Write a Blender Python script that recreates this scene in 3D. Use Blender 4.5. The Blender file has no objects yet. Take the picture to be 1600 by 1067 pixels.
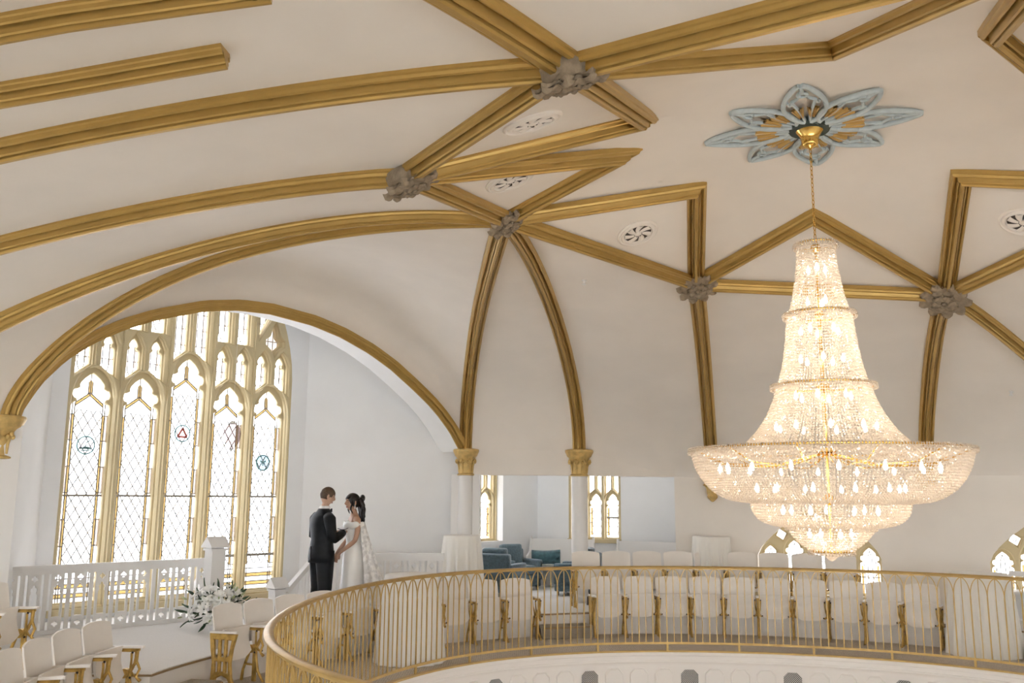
import bpy, bmesh, math, random
import numpy as np
from mathutils import Vector, Matrix
import mathutils.geometry as mgeo
random.seed(7)
PI = math.pi
S = bpy.context.scene
COL = S.collection

# ---------------------------------------------------------------- camera
FPX, PITCH, ROLL, CAMZ = 1400.0, 0.172, 0.007, 2.2      # frame 1600 x 1067
_F = Vector((0, math.cos(PITCH), math.sin(PITCH)))
_U0 = Vector((0, -math.sin(PITCH), math.cos(PITCH)))
_R0 = Vector((1, 0, 0))
_R = math.cos(ROLL) * _R0 + math.sin(ROLL) * _U0
_U = -math.sin(ROLL) * _R0 + math.cos(ROLL) * _U0
cam = bpy.data.cameras.new('camera')
cam.sensor_width = 36.0
cam.lens = FPX / 1600 * 36
cam.clip_start = 0.05
cam_o = bpy.data.objects.new('camera', cam)
COL.objects.link(cam_o)
cam_o.matrix_world = Matrix(((_R.x, _U.x, -_F.x, 0), (_R.y, _U.y, -_F.y, 0), (_R.z, _U.z, -_F.z, CAMZ), (0, 0, 0, 1)))
S.camera = cam_o

# ---------------------------------------------------------------- sky (bright overcast daylight) and exposure
w = bpy.data.worlds.new('overcast_sky')
S.world = w
w.use_nodes = True
bg = w.node_tree.nodes['Background']
bg.inputs[0].default_value = (0.93, 0.965, 1.0, 1)
bg.inputs[1].default_value = 4.8
S.view_settings.view_transform = 'Standard'
S.view_settings.look = 'None'
S.view_settings.exposure = 0.90
S.view_settings.gamma = 1.0
S.view_settings.use_curve_mapping = False
try:
    S.cycles.use_denoising = True
    S.cycles.max_bounces = 7
    S.cycles.use_light_tree = False
    S.cycles.diffuse_bounces = 4
    S.cycles.glossy_bounces = 2
    S.cycles.transmission_bounces = 3
    S.cycles.use_adaptive_sampling = True
    S.cycles.adaptive_threshold = 0.1
    S.cycles.adaptive_min_samples = 12
    S.cycles.transparent_max_bounces = 12
    S.cycles.sample_clamp_indirect = 6.0
except Exception:
    pass

# ---------------------------------------------------------------- materials
def mat(name, col, rough=0.6, metal=0.0, noise=0.0, nscale=8.0, bump=0.0, bscale=60.0, sheen=0.0, spec=0.4):
    m = bpy.data.materials.new(name)
    m.use_nodes = True
    nt = m.node_tree
    b = nt.nodes['Principled BSDF']
    b.inputs['Base Color'].default_value = (*col, 1)
    b.inputs['Roughness'].default_value = rough
    b.inputs['Metallic'].default_value = metal
    b.inputs['Specular IOR Level'].default_value = spec
    if sheen:
        b.inputs['Sheen Weight'].default_value = sheen
    if noise or bump:
        tc = nt.nodes.new('ShaderNodeTexCoord')
    if noise:
        n = nt.nodes.new('ShaderNodeTexNoise')
        n.inputs['Scale'].default_value = nscale
        n.inputs['Detail'].default_value = 5
        nt.links.new(tc.outputs['Object'], n.inputs['Vector'])
        r = nt.nodes.new('ShaderNodeValToRGB')
        r.color_ramp.elements[0].position = 0.35
        r.color_ramp.elements[1].position = 0.65
        r.color_ramp.elements[0].color = (*[c * (1 - noise) for c in col], 1)
        r.color_ramp.elements[1].color = (*[min(1, c * (1 + noise * 0.6)) for c in col], 1)
        nt.links.new(n.outputs['Fac'], r.inputs['Fac'])
        nt.links.new(r.outputs['Color'], b.inputs['Base Color'])
    if bump:
        n2 = nt.nodes.new('ShaderNodeTexNoise')
        n2.inputs['Scale'].default_value = bscale
        n2.inputs['Detail'].default_value = 4
        nt.links.new(tc.outputs['Object'], n2.inputs['Vector'])
        bp = nt.nodes.new('ShaderNodeBump')
        bp.inputs['Strength'].default_value = bump
        bp.inputs['Distance'].default_value = 0.02
        nt.links.new(n2.outputs['Fac'], bp.inputs['Height'])
        nt.links.new(bp.outputs['Normal'], b.inputs['Normal'])
    return m

def glass_mat(name, col, transp=0.75, rough=0.3):
    m = bpy.data.materials.new(name)
    m.use_nodes = True
    nt = m.node_tree
    nt.nodes.clear()
    out = nt.nodes.new('ShaderNodeOutputMaterial')
    t = nt.nodes.new('ShaderNodeBsdfTransparent'); t.inputs[0].default_value = (*col, 1)
    l = nt.nodes.new('ShaderNodeBsdfTranslucent'); l.inputs[0].default_value = (*col, 1)
    g = nt.nodes.new('ShaderNodeBsdfGlossy'); g.inputs['Roughness'].default_value = rough
    a = nt.nodes.new('ShaderNodeMixShader'); a.inputs[0].default_value = 1 - transp
    c = nt.nodes.new('ShaderNodeMixShader'); c.inputs[0].default_value = 0.04
    nt.links.new(t.outputs[0], a.inputs[1]); nt.links.new(l.outputs[0], a.inputs[2])
    nt.links.new(a.outputs[0], c.inputs[1]); nt.links.new(g.outputs[0], c.inputs[2])
    nt.links.new(c.outputs[0], out.inputs[0])
    return m

def emit_mat(name, col, s):
    m = bpy.data.materials.new(name)
    m.use_nodes = True
    nt = m.node_tree
    nt.nodes.clear()
    out = nt.nodes.new('ShaderNodeOutputMaterial')
    e = nt.nodes.new('ShaderNodeEmission')
    e.inputs[0].default_value = (*col, 1); e.inputs[1].default_value = s
    nt.links.new(e.outputs[0], out.inputs[0])
    return m

def carpet_mat(name, c1, c2, scale):
    m = mat(name, c1, 0.95, spec=0.1)
    nt = m.node_tree
    b = nt.nodes['Principled BSDF']
    tc = nt.nodes.new('ShaderNodeTexCoord')
    v = nt.nodes.new('ShaderNodeTexVoronoi'); v.inputs['Scale'].default_value = scale
    v.inputs['Randomness'].default_value = 0.35
    r = nt.nodes.new('ShaderNodeValToRGB')
    r.color_ramp.elements[0].position = 0.15; r.color_ramp.elements[0].color = (*c2, 1)
    r.color_ramp.elements[1].position = 0.45; r.color_ramp.elements[1].color = (*c1, 1)
    nt.links.new(tc.outputs['Object'], v.inputs['Vector'])
    nt.links.new(v.outputs['Distance'], r.inputs['Fac'])
    nt.links.new(r.outputs['Color'], b.inputs['Base Color'])
    return m

WALL = mat('white_plaster', (0.90, 0.90, 0.895), 0.8, noise=0.02, nscale=1.5)
VAULT = mat("cream_plaster", (0.89, 0.828, 0.748), 0.75, noise=0.03, nscale=1.2)
GOLD = mat('gold_rib_paint', (0.53, 0.345, 0.105), 0.36, 0.5, noise=0.06, nscale=4)
GOLDR = mat('gold_rail_paint', (0.56, 0.375, 0.13), 0.38, 0.35, noise=0.1, nscale=9)
GOLDC = mat('gold_capital_paint', (0.66, 0.46, 0.17), 0.42, 0.3, noise=0.18, nscale=12, bump=0.2, bscale=40)
BRASS = mat('polished_brass', (0.85, 0.55, 0.16), 0.16, 1.0)
IRON = mat('gilded_cast_iron', (0.56, 0.36, 0.10), 0.42, 0.45, noise=0.25, nscale=14)
BLACK = mat('black_bolt', (0.03, 0.02, 0.015), 0.5)
STONE = mat('gold_stone_tracery', (0.62, 0.515, 0.31), 0.7, noise=0.03, nscale=3)
BOSS = mat('grey_carved_plaster', (0.32, 0.25, 0.17), 0.8, noise=0.25, nscale=14, bump=0.35, bscale=40)
GLASS = glass_mat('milky_leaded_glass', (0.97, 0.97, 1.0), 0.8)
AMBER = glass_mat('amber_glass', (0.45, 0.355, 0.20), 0.85)
ROSE = glass_mat('pale_rose_glass', (0.47, 0.43, 0.40), 0.7)
BLUEG = glass_mat('pale_blue_glass', (0.38, 0.435, 0.46), 0.8)
LEAD = mat('lead_came', (0.34, 0.31, 0.27), 0.6)
LEADG = mat('pale_lead_line', (0.62, 0.60, 0.58), 0.6)
GREENL = mat('green_glass_line', (0.16, 0.32, 0.33), 0.6)
REDL = mat('red_glass_line', (0.62, 0.18, 0.14), 0.6)
CHAIRW = mat('cream_chair_paint', (0.88, 0.825, 0.755), 0.42, noise=0.03, nscale=5)
TRIMW = mat('white_gloss_paint', (0.82, 0.80, 0.77), 0.4)
FASC = mat('fascia_white_paint', (0.86, 0.82, 0.77), 0.5)
CARPL = carpet_mat('beige_patterned_carpet', (0.60, 0.53, 0.44), (0.36, 0.31, 0.25), 34)
CARPU = carpet_mat('grey_loop_carpet', (0.80, 0.775, 0.74), (0.68, 0.655, 0.62), 55)
CARPS = carpet_mat('brown_step_carpet', (0.40, 0.345, 0.27), (0.20, 0.17, 0.13), 60)
GROUND = mat('ground_floor_wood', (0.52, 0.40, 0.29), 0.5, noise=0.1)
WOOD = mat('worn_wood_edge', (0.30, 0.20, 0.10), 0.6)
CLOTH = mat('ivory_tablecloth', (0.86, 0.83, 0.76), 0.8, sheen=0.3)
BLUECH = mat('slate_blue_upholstery', (0.125, 0.185, 0.22), 0.85, noise=0.2, nscale=25, bump=0.2, bscale=150, sheen=0.4)
TEAL = mat('teal_velvet', (0.06, 0.145, 0.17), 0.7, noise=0.3, nscale=12, sheen=0.6)
MEDAL = mat('pale_blue_plaster', (0.56, 0.63, 0.64), 0.6, noise=0.08, nscale=14)
MEDGOLD = mat('medallion_gold_leaf', (0.60, 0.38, 0.12), 0.42, 0.5)
DARK = mat('dark_opening', (0.10, 0.085, 0.07), 0.9)
MESHM = mat('grey_metal_mesh', (0.25, 0.24, 0.22), 0.6, 0.3)

# ---------------------------------------------------------------- mesh helpers
def finish(me, smooth=None):
    if smooth is not None:
        for p in me.polygons:
            p.use_smooth = True
        if smooth < 180:
            me.set_sharp_from_angle(angle=math.radians(smooth))
    return me

def link(name, me, m, parent=None, mw=None):
    o = bpy.data.objects.new(name, me)
    COL.objects.link(o)
    if m is not None and me is not None and not me.materials:
        me.materials.append(m)
    if parent is not None:
        o.parent = parent
    if mw is not None:
        o.matrix_local = mw
    return o

class MB:
    def __init__(s):
        s.v = []; s.f = []
    def add(s, vs, fs):
        n = len(s.v)
        s.v += [tuple(v) for v in vs]
        s.f += [tuple(i + n for i in f) for f in fs]
        return s
    def box(s, c, d, M=None):
        x, y, z = [k / 2 for k in d]
        vs = [Vector((sx * x, sy * y, sz * z)) for sz in (-1, 1) for sy in (-1, 1) for sx in (-1, 1)]
        if M is not None:
            vs = [M @ v for v in vs]
        vs = [v + Vector(c) for v in vs]
        return s.add(vs, [(0, 2, 3, 1), (4, 5, 7, 6), (0, 1, 5, 4), (2, 6, 7, 3), (0, 4, 6, 2), (1, 3, 7, 5)])
    def bar(s, a, b, wd, dp, up=(0, 0, 1)):
        a = Vector(a); b = Vector(b); t = (b - a).normalized()
        u = Vector(up)
        x = t.cross(u)
        if x.length < 1e-4:
            x = t.cross(Vector((0, 1, 0)))
        x.normalize(); n = x.cross(t)
        vs = []
        for p in (a, b):
            for i, j in ((-1, -1), (1, -1), (1, 1), (-1, 1)):
                vs.append(p + x * i * wd / 2 + n * j * dp / 2)
        return s.add(vs, [(3, 2, 1, 0), (4, 5, 6, 7), (0, 1, 5, 4), (1, 2, 6, 5), (2, 3, 7, 6), (3, 0, 4, 7)])
    def tube(s, pts, r, n=8, flat=1.0, cap=True, closed=False):
        pts = [Vector(p) for p in pts]
        N = len(pts); prev = None; rings = []
        for i, p in enumerate(pts):
            if closed:
                t = pts[(i + 1) % N] - pts[i - 1]
            else:
                t = pts[min(i + 1, N - 1)] - pts[max(i - 1, 0)]
            t.normalize()
            if prev is None:
                x = t.cross(Vector((0, 0, 1)))
                if x.length < 1e-3:
                    x = t.cross(Vector((0, 1, 0)))
            else:
                x = prev - t * prev.dot(t)
            x.normalize(); prev = x
            y = t.cross(x)
            rr = r[i] if isinstance(r, (list, tuple)) else r
            rings.append([p + x * math.cos(2 * PI * k / n) * rr + y * math.sin(2 * PI * k / n) * rr * flat for k in range(n)])
        return s.rings(rings, cap and not closed, closed)
    def rings(s, rings, cap=True, closed=False):
        n = len(rings[0]); N = len(rings)
        vs = [v for r in rings for v in r]; fs = []
        for i in range(N if closed else N - 1):
            j = (i + 1) % N
            for k in range(n):
                fs.append((i * n + k, i * n + (k + 1) % n, j * n + (k + 1) % n, j * n + k))
        if cap:
            fs.append(tuple(reversed(range(n)))); fs.append(tuple((N - 1) * n + k for k in range(n)))
        return s.add(vs, fs)
    def lathe(s, prof, n=24, c=(0, 0, 0), cap=True):
        return s.rings([[Vector((c[0] + r * math.cos(2 * PI * k / n), c[1] + r * math.sin(2 * PI * k / n), c[2] + z)) for k in range(n)] for r, z in prof], cap)
    def prism(s, poly, a, b):
        """polygon of 3D points a-function: poly list of Vector, extruded by vector b-a"""
        n = len(poly)
        vs = [Vector(p) + Vector(a) for p in poly] + [Vector(p) + Vector(b) for p in poly]
        fs = [tuple(reversed(range(n))), tuple(range(n, 2 * n))]
        for k in range(n):
            fs.append((k, (k + 1) % n, n + (k + 1) % n, n + k))
        return s.add(vs, fs)
    def ball(s, c, r, n=10, m=7, M=None):
        r = r if isinstance(r, (tuple, list)) else (r, r, r)
        rg = []
        for i in range(m + 1):
            a = PI * i / m
            ra = max(math.sin(a), 0.02)
            ring = []
            for k in range(n):
                v = Vector((r[0] * ra * math.cos(2 * PI * k / n), r[1] * ra * math.sin(2 * PI * k / n), -r[2] * math.cos(a)))
                if M is not None:
                    v = M @ v
                ring.append(v + Vector(c))
            rg.append(ring)
        return s.rings(rg)
    def grid(s, fn, nu, nv):
        vs = [fn(i / nu, j / nv) for j in range(nv + 1) for i in range(nu + 1)]
        fs = [(j * (nu + 1) + i, j * (nu + 1) + i + 1, (j + 1) * (nu + 1) + i + 1, (j + 1) * (nu + 1) + i) for j in range(nv) for i in range(nu)]
        return s.add(vs, fs)
    def me(s, name, smooth=None):
        m = bpy.data.meshes.new(name)
        m.from_pydata(s.v, [], s.f)
        m.validate()
        bm = bmesh.new(); bm.from_mesh(m)
        bmesh.ops.recalc_face_normals(bm, faces=bm.faces)
        bm.to_mesh(m); bm.free()
        return finish(m, smooth)
    def build(s, name, m, parent=None, smooth=None, mw=None):
        return link(name, s.me(name, smooth), m, parent, mw)

def tag(o, label=None, cat=None, group=None, kind=None):
    if label: o['label'] = label
    if cat: o['category'] = cat
    if group: o['group'] = group
    if kind: o['kind'] = kind
    return o

def struct(o, label=None):
    o['kind'] = 'structure'
    if label: o['label'] = label
    return o

def empty(name, loc=(0, 0, 0), rz=0.0, mw=None):
    o = bpy.data.objects.new(name, None)
    COL.objects.link(o)
    o.empty_display_size = 0.1
    if mw is not None:
        o.matrix_world = mw
    else:
        o.location = loc; o.rotation_euler = (0, 0, rz)
    return o

def copy_tree(o, parent=None):
    c = o.copy(); COL.objects.link(c); c.parent = parent
    for ch in [x for x in o.children]:
        copy_tree(ch, c)
    return c

def T(x, y, z=0, rz=0):
    return Matrix.Translation((x, y, z)) @ Matrix.Rotation(rz, 4, 'Z')

def plane_frame(origin, d):
    """local x along d (plan), local y up, local z = d x up"""
    d = Vector((d[0], d[1], 0)).normalized()
    n = d.cross(Vector((0, 0, 1)))
    M = Matrix(((d.x, 0, n.x, origin[0]), (d.y, 0, n.y, origin[1]), (0, 1, 0, origin[2] if len(origin) > 2 else 0), (0, 0, 0, 1)))
    return M

def _inside(p, poly):
    x, y = p; c = False; n = len(poly); j = n - 1
    for i in range(n):
        xi, yi = poly[i][0], poly[i][1]; xj, yj = poly[j][0], poly[j][1]
        if (yi > y) != (yj > y) and x < (xj - xi) * (y - yi) / (yj - yi) + xi: c = not c
        j = i
    return c
def plate_mesh(name, polys, thick, bevel=0.0, res=1):
    """a flat plate: first outline minus all the other outlines, with real thickness and a chamfer on the front edges"""
    V, Ed = [], []
    for p in polys:
        n0 = len(V)
        V += [Vector((q[0], q[1])) for q in p]
        Ed += [(n0 + i, n0 + (i + 1) % len(p)) for i in range(len(p))]
    r = mgeo.delaunay_2d_cdt(V, Ed, [], 0, 1e-5)
    vs, fs = r[0], r[2]
    boxes = [(min(q[0] for q in p), max(q[0] for q in p), min(q[1] for q in p), max(q[1] for q in p)) for p in polys]
    keep = []
    for f in fs:
        cx = sum(vs[i][0] for i in f) / len(f); cy = sum(vs[i][1] for i in f) / len(f)
        if not _inside((cx, cy), polys[0]): continue
        if any(bx[0] <= cx <= bx[1] and bx[2] <= cy <= bx[3] and _inside((cx, cy), h) for h, bx in zip(polys[1:], boxes[1:])): continue
        keep.append(f)
    cnt = {}
    for f in keep:
        for i in range(len(f)):
            e = (f[i], f[(i + 1) % len(f)])
            if (e[1], e[0]) in cnt: del cnt[(e[1], e[0])]
            else: cnt[e] = 1
    h = thick / 2; n = len(vs)
    # inward direction at each border vertex for the chamfer
    off = {}
    if bevel:
        for a, c in cnt:
            d = Vector(vs[c]) - Vector(vs[a])
            if d.length < 1e-9: continue
            d.normalize(); nn = Vector((-d.y, d.x))
            for k in (a, c): off.setdefault(k, []).append(nn)
    ov = {}
    for k, l in off.items():
        sm = Vector((0, 0))
        for v in l: sm += v
        if sm.length > 1e-6:
            sm = sm.normalized(); cs = max(0.45, max(sm.dot(v) for v in l)); ov[k] = sm * (bevel / cs)
    verts = []
    for i, v in enumerate(vs):
        o = ov.get(i, Vector((0, 0))); verts.append((v[0] + o.x, v[1] + o.y, h))
    verts += [(v[0], v[1], -h) for v in vs]
    mid = {}
    if bevel:
        for a, c in cnt:
            for k in (a, c):
                if k not in mid:
                    mid[k] = len(verts); verts.append((vs[k][0], vs[k][1], h - bevel))
    faces = [tuple(f) for f in keep] + [tuple(n + i for i in reversed(f)) for f in keep]
    for a, c in cnt:
        if bevel:
            faces.append((c, a, mid[a], mid[c])); faces.append((mid[c], mid[a], n + a, n + c))
        else: faces.append((c, a, n + a, n + c))
    me = bpy.data.meshes.new(name)
    me.from_pydata(verts, [], faces); me.validate()
    used = set(i for f in faces for i in f)
    if len(used) < len(verts):
        bm = bmesh.new(); bm.from_mesh(me)
        bmesh.ops.delete(bm, geom=[v for v in bm.verts if not v.link_faces], context='VERTS')
        bm.to_mesh(me); bm.free()
    return me

def at(x, y, Y=None, z=None, plane=None):
    """world point where the sight line of photo position (x, y) meets depth Y, height z or a vertical plane (point, direction)"""
    d = _F + _R * ((x - 800) / FPX) - _U * ((y - 533.5) / FPX)
    if Y is not None: t = Y / d.y
    elif z is not None: t = (z - CAMZ) / d.z
    else:
        (px, py), (ux, uy) = plane
        nx, ny = uy, -ux
        t = (nx * px + ny * py) / (nx * d.x + ny * d.y)
    return Vector((0, 0, CAMZ)) + d * t

def lerp(a, b, t): return a + (b - a) * t
# ================================================================ SETTING
C0 = Vector((2.75, 8.8, 0))            # centre of the round balcony opening
MX, MY, MZ, KD = 2.937, 8.4, 5.899, 0.058
FZ0, PZ = 0.0, 0.36                     # balcony floor, raised platform
RC = [4.952, 0.055, -0.029, -0.036, 0.066, 0.083, 0.026, -0.072, 0.037]
def rail_r(t):
    r = RC[0]
    for n in (1, 2, 3, 4):
        r += RC[2 * n - 1] * math.cos(n * t) + RC[2 * n] * math.sin(n * t)
    return r
def polar(r, t, z=0.0): return Vector((C0.x + r * math.cos(t), C0.y + r * math.sin(t), z))

# ---- floors
def ring_floor(name, rin, rout, z, thick, m, n=180, label=None):
    b = MB()
    ts = [2 * PI * k / n for k in range(n)]
    rg = []
    for t in ts:
        a, c = rin(t), rout(t)
        rg.append([polar(a, t, z), polar(c, t, z), polar(c, t, z - thick), polar(a, t, z - thick)])
    b.rings(rg, cap=False, closed=True)
    return struct(b.build(name, m, smooth=30), label)
def plat_r(t):
    d = math.degrees(t) % 360
    return 6.58 if d < 171.3 or d > 250 else 7.2
ring_floor('floor', lambda t: rail_r(t) + 0.05, lambda t: plat_r(t) + 0.05, FZ0, 0.25, CARPL, label='beige patterned carpet walkway around the balcony opening')
ring_floor('floor', plat_r, lambda t: 12.4, PZ, 0.025, CARPU, 360, label='pale grey carpet on the raised platform')
ring_floor('floor', lambda t: plat_r(t) + 0.01, lambda t: plat_r(t) + 0.35, PZ - 0.025, 0.45, FASC, 360, label='white painted riser of the raised platform')
ring_floor('trim_1', lambda t: plat_r(t) - 0.012, lambda t: plat_r(t) + 0.02, PZ - 0.012, 0.022, WOOD, 360, label='thin brown nosing of the raised platform')
b = MB(); b.lathe([(0.01, -4.3), (9.5, -4.3), (9.5, -4.4), (0.01, -4.4)], 64, C0)
struct(b.build('floor', GROUND), 'wooden ground floor below the balcony')
b = MB()  # unseen wall added to limit light from below, some openings left for fill
for k in range(48):
    a0, a1 = 2 * PI * k / 48, 2 * PI * (k + 1) / 48
    q = [polar(9.4, a0), polar(9.4, a1), polar(9.55, a1), polar(9.55, a0)]
    for z0, z1 in (((-4.4, -3.3), (-1.3, -0.2)) if k % 6 == 2 else ((-4.4, -0.2),)):
        b.prism(q, (0, 0, z0), (0, 0, z1))
struct(b.build('wall_ground', WALL), 'unseen ground floor wall added to limit light from below the balcony')

# ---- balcony fascia: mouldings, hexagon panels and grilles
prof = [(0.06, 0.0), (-0.02, 0.0), (-0.025, -0.02), (-0.022, -0.045), (-0.004, -0.055), (0.004, -0.11), (-0.004, -0.118), (-0.004, -0.138), (0.012, -0.15), (0.03, -0.19), (0.03, -1.0), (0.3, -1.0)]
b = MB(); n = 200
b.rings([[polar(rail_r(2 * PI * k / n) + p[0], 2 * PI * k / n, p[1] - 0.012) for p in prof] for k in range(n)], cap=False, closed=True)
fascia = struct(b.build('wall_balcony', FASC, smooth=35), 'white moulded balcony front with hexagon panels')
b = MB()
b.rings([[polar(rail_r(2 * PI * k / n) + p[0], 2 * PI * k / n, p[1]) for p in ((-0.05, -0.006), (-0.05, 0.014), (0.03, 0.014), (0.03, -0.006))] for k in range(n)], cap=False, closed=True)
struct(b.build('trim_2', GOLDR), 'thin gold edge strip at the foot of the railing')
def arch_point(u):
    pass
hexp = [(-0.14, -0.2), (-0.14, 0.13), (-0.07, 0.2), (0.07, 0.2), (0.14, 0.13), (0.14, -0.2)]
hx_me = plate_mesh('hexagon_panel', [hexp, [(x * 0.86, y * 0.9) for x, y in hexp]], 0.03, 0.008)
gr_b = MB(); gr_b.prism([Vector((x * 0.9, y * 0.9, 0)) for x, y in hexp], (0, 0, 0), (0, 0, 0.012))
gr_me = gr_b.me('grille')
gm = bpy.data.materials.new('perforated_grille'); gm.use_nodes = True
_nt = gm.node_tree; _tc = _nt.nodes.new('ShaderNodeTexCoord'); _ck = _nt.nodes.new('ShaderNodeTexChecker'); _ck.inputs['Scale'].default_value = 70
_ck.inputs[1].default_value = (0.55, 0.53, 0.5, 1); _ck.inputs[2].default_value = (0.04, 0.04, 0.04, 1)
_nt.links.new(_tc.outputs['Object'], _ck.inputs['Vector']); _nt.links.new(_ck.outputs['Color'], _nt.nodes['Principled BSDF'].inputs['Base Color'])
NH = 84
for k in range(NH):
    t = 2 * PI * (k + 0.35) / NH
    d = math.degrees(t) % 360
    if not (20 < d < 175): continue
    p = polar(rail_r(t) + 0.03, t, -0.44)
    rad = Vector((math.cos(t), math.sin(t), 0)); tan = Vector((-math.sin(t), math.cos(t), 0))
    M = Matrix(((tan.x, 0, -rad.x, p.x), (tan.y, 0, -rad.y, p.y), (0, 1, 0, p.z), (0, 0, 0, 1)))
    if k % 4 == 1:
        link('grille', gr_me, gm, fascia, M)
    else:
        link('hexagon_panel', hx_me, FASC, fascia, M)

# ---- vault: bosses, star points and feet
def dome(x, y): return Vector((x, y, MZ - KD * ((x - MX) ** 2 + (y - MY) ** 2)))
BP = {'A': (0.349, 5.558), 'B': (-0.931, 7.443), 'C': (-0.095, 9.599), 'D': (2.521, 11.999), 'E': (5.709, 11.507), 'G': (6.382, 8.171), 'F': (2.65, 3.82)}
BP = {k: dome(*v) for k, v in BP.items()}
BP['F'].z = 4.85
SP = {'AB': (1.198, 7.877), 'BC': (1.118, 8.742), 'CD': (2.111, 9.862), 'DE': (3.653, 10.483), 'EG': (4.827, 9.182), 'GF': (3.459, 5.944), 'FA': (2.453, 6.388)}
SP = {k: dome(*v) for k, v in SP.items()}
FT = {'L': Vector((-6.025, 10.733, 3.1)), 'L2': Vector((-7.0, 9.3, 2.9)), 'B2': Vector((-8.0, 8.0, 3.1)), 'A2': Vector((-7.5, 6.2, 3.1)), 'U': Vector((-2.6, 1.8, 3.1)),
      'P': Vector((-0.846, 16.6, 3.05)), 'Q': Vector((1.252, 16.6, 3.065)), 'K': Vector((3.116, 17.2, 2.6)), 'R': Vector((3.756, 16.905, 2.57)), 'S': Vector((7.06, 15.39, 2.61)),
      'T': Vector((9.9, 14.09, 2.6)), 'V': Vector((2.6, -1.5, 3.1)), 'X': Vector((10.6, 7.5, 2.6)), 'Y': Vector((10.6, -1.6, 2.8))}
def rib_fn(b, f, e, c=(0, 0)):
    p, q = BP[b], FT[f]
    def fn(s):
        z = q.z + (p.z - q.z) * max(0, 1 - s ** e) ** (1 / e) + s * (1 - s) * (c[0] + c[1] * s)
        return Vector((lerp(p.x, q.x, s), lerp(p.y, q.y, s), z))
    return fn
RIB = {'C1': rib_fn('C', 'L', 1.7, (0.48, 0.89)), 'C2': rib_fn('C', 'L2', 1.3, (1.5, -0.2)), 'B': rib_fn('B', 'B2', 1.3, (0.38, 0)), 'A': rib_fn('A', 'A2', 1.5, (0.03, 0.06)),
       'AU': rib_fn('A', 'U', 2.6, (0.04, 0)), 'CP': rib_fn('C', 'P', 2.0, (-0.3, 0.9)), 'CQ': rib_fn('C', 'Q', 2.0, (0.52, -0.51)), 'DR': rib_fn('D', 'R', 1.35),
       'ES': rib_fn('E', 'S', 1.5), 'ET': rib_fn('E', 'T', 1.2, (-0.13, -0.1)), 'FV': rib_fn('F', 'V', 2.2), 'GX': rib_fn('G', 'X', 1.6)}
# the arch in front of the window bay, height over the fraction of its span
ARCH = [(0, 3.1), (0.006, 3.28), (0.03, 3.62), (0.065, 3.95), (0.109, 4.23), (0.16, 4.47), (0.212, 4.66), (0.306, 4.91), (0.38, 5.02), (0.45, 5.05), (0.554, 4.99), (0.63, 4.87), (0.706, 4.68), (0.77, 4.46), (0.833, 4.18), (0.885, 3.93), (0.924, 3.70), (0.96, 3.44), (0.985, 3.2), (1, 3.05)]
def arch_z(t):
    for (a, za), (c, zc) in zip(ARCH, ARCH[1:]):
        if t <= c: return lerp(za, zc, (t - a) / (c - a))
    return ARCH[-1][1]
def arch_pt(t):
    p = FT['L'].lerp(FT['P'], t); return Vector((p.x, p.y, arch_z(t)))
# even stepping along the arch
_pts = [arch_pt(a) for a, _ in ARCH]
_len = [0]
for a, c in zip(_pts, _pts[1:]): _len.append(_len[-1] + (c - a).length)
def arch_s(u):
    g = u * _len[-1]
    for i in range(len(_len) - 1):
        if g <= _len[i + 1] + 1e-9:
            return _pts[i].lerp(_pts[i + 1], (g - _len[i]) / (_len[i + 1] - _len[i]))
    return _pts[-1]

def patch(name, ra, rb, top, bot, power=1.6, nu=28, nv=36, label=None):
    def fn(t, s):
        ss = 1 - (1 - s) ** 1.6                       # finer steps near the foot
        a, c = ra(ss), rb(ss)
        p = a.lerp(c, t)
        p += (top(t) - ra(0).lerp(rb(0), t)) * (1 - ss)
        p += (bot(t) - ra(1).lerp(rb(1), t)) * ss ** power
        return p
    b = MB(); b.grid(fn, nu, nv)
    return struct(b.build(name, VAULT, smooth=60), label or 'cream plaster cove of the vaulted ceiling')
def edge(a, c):
    p, q = BP[a], BP[c]
    return lambda t: p.lerp(q, t)
def pt(b): return lambda t: BP[b].copy()
def seg(*fs):
    P = [FT[f] for f in fs]
    L = [0]
    for a, c in zip(P, P[1:]): L.append(L[-1] + (c - a).length)
    def fn(t):
        g = t * L[-1]
        for i in range(len(P) - 1):
            if g <= L[i + 1] + 1e-9: return P[i].lerp(P[i + 1], (g - L[i]) / (L[i + 1] - L[i]))
        return P[-1].copy()
    return fn
patch('ceiling', RIB['C1'], RIB['CP'], pt('C'), arch_s, 2.2, 48, 36, 'pale lunette vault over the window arch')
patch('ceiling', RIB['CP'], RIB['CQ'], pt('C'), seg('P', 'Q'))
patch('ceiling', RIB['CQ'], RIB['DR'], edge('C', 'D'), seg('Q', 'K', 'R'), 2.5, 40)
patch('ceiling', RIB['DR'], RIB['ES'], edge('D', 'E'), seg('R', 'S'))
patch('ceiling', RIB['ES'], RIB['ET'], pt('E'), seg('S', 'T'))
patch('ceiling', RIB['ET'], RIB['GX'], edge('E', 'G'), seg('T', 'X'))
patch('ceiling', RIB['C2'], RIB['C1'], pt('C'), seg('L2', 'L'))
patch('ceiling', RIB['B'], RIB['C2'], edge('B', 'C'), seg('B2', 'L2'))
patch('ceiling', RIB['A'], RIB['B'], edge('A', 'B'), seg('A2', 'B2'))
PAU = patch('ceiling', RIB['AU'], RIB['A'], pt('A'), seg('U', 'A2'))
patch('ceiling', RIB['FV'], RIB['AU'], edge('F', 'A'), seg('V', 'U'))
patch('ceiling', RIB['GX'], RIB['FV'], edge('G', 'F'), seg('X', 'Y', 'V'), 1.2)  # out-of-view cove added to close a leak of sky light
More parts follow.
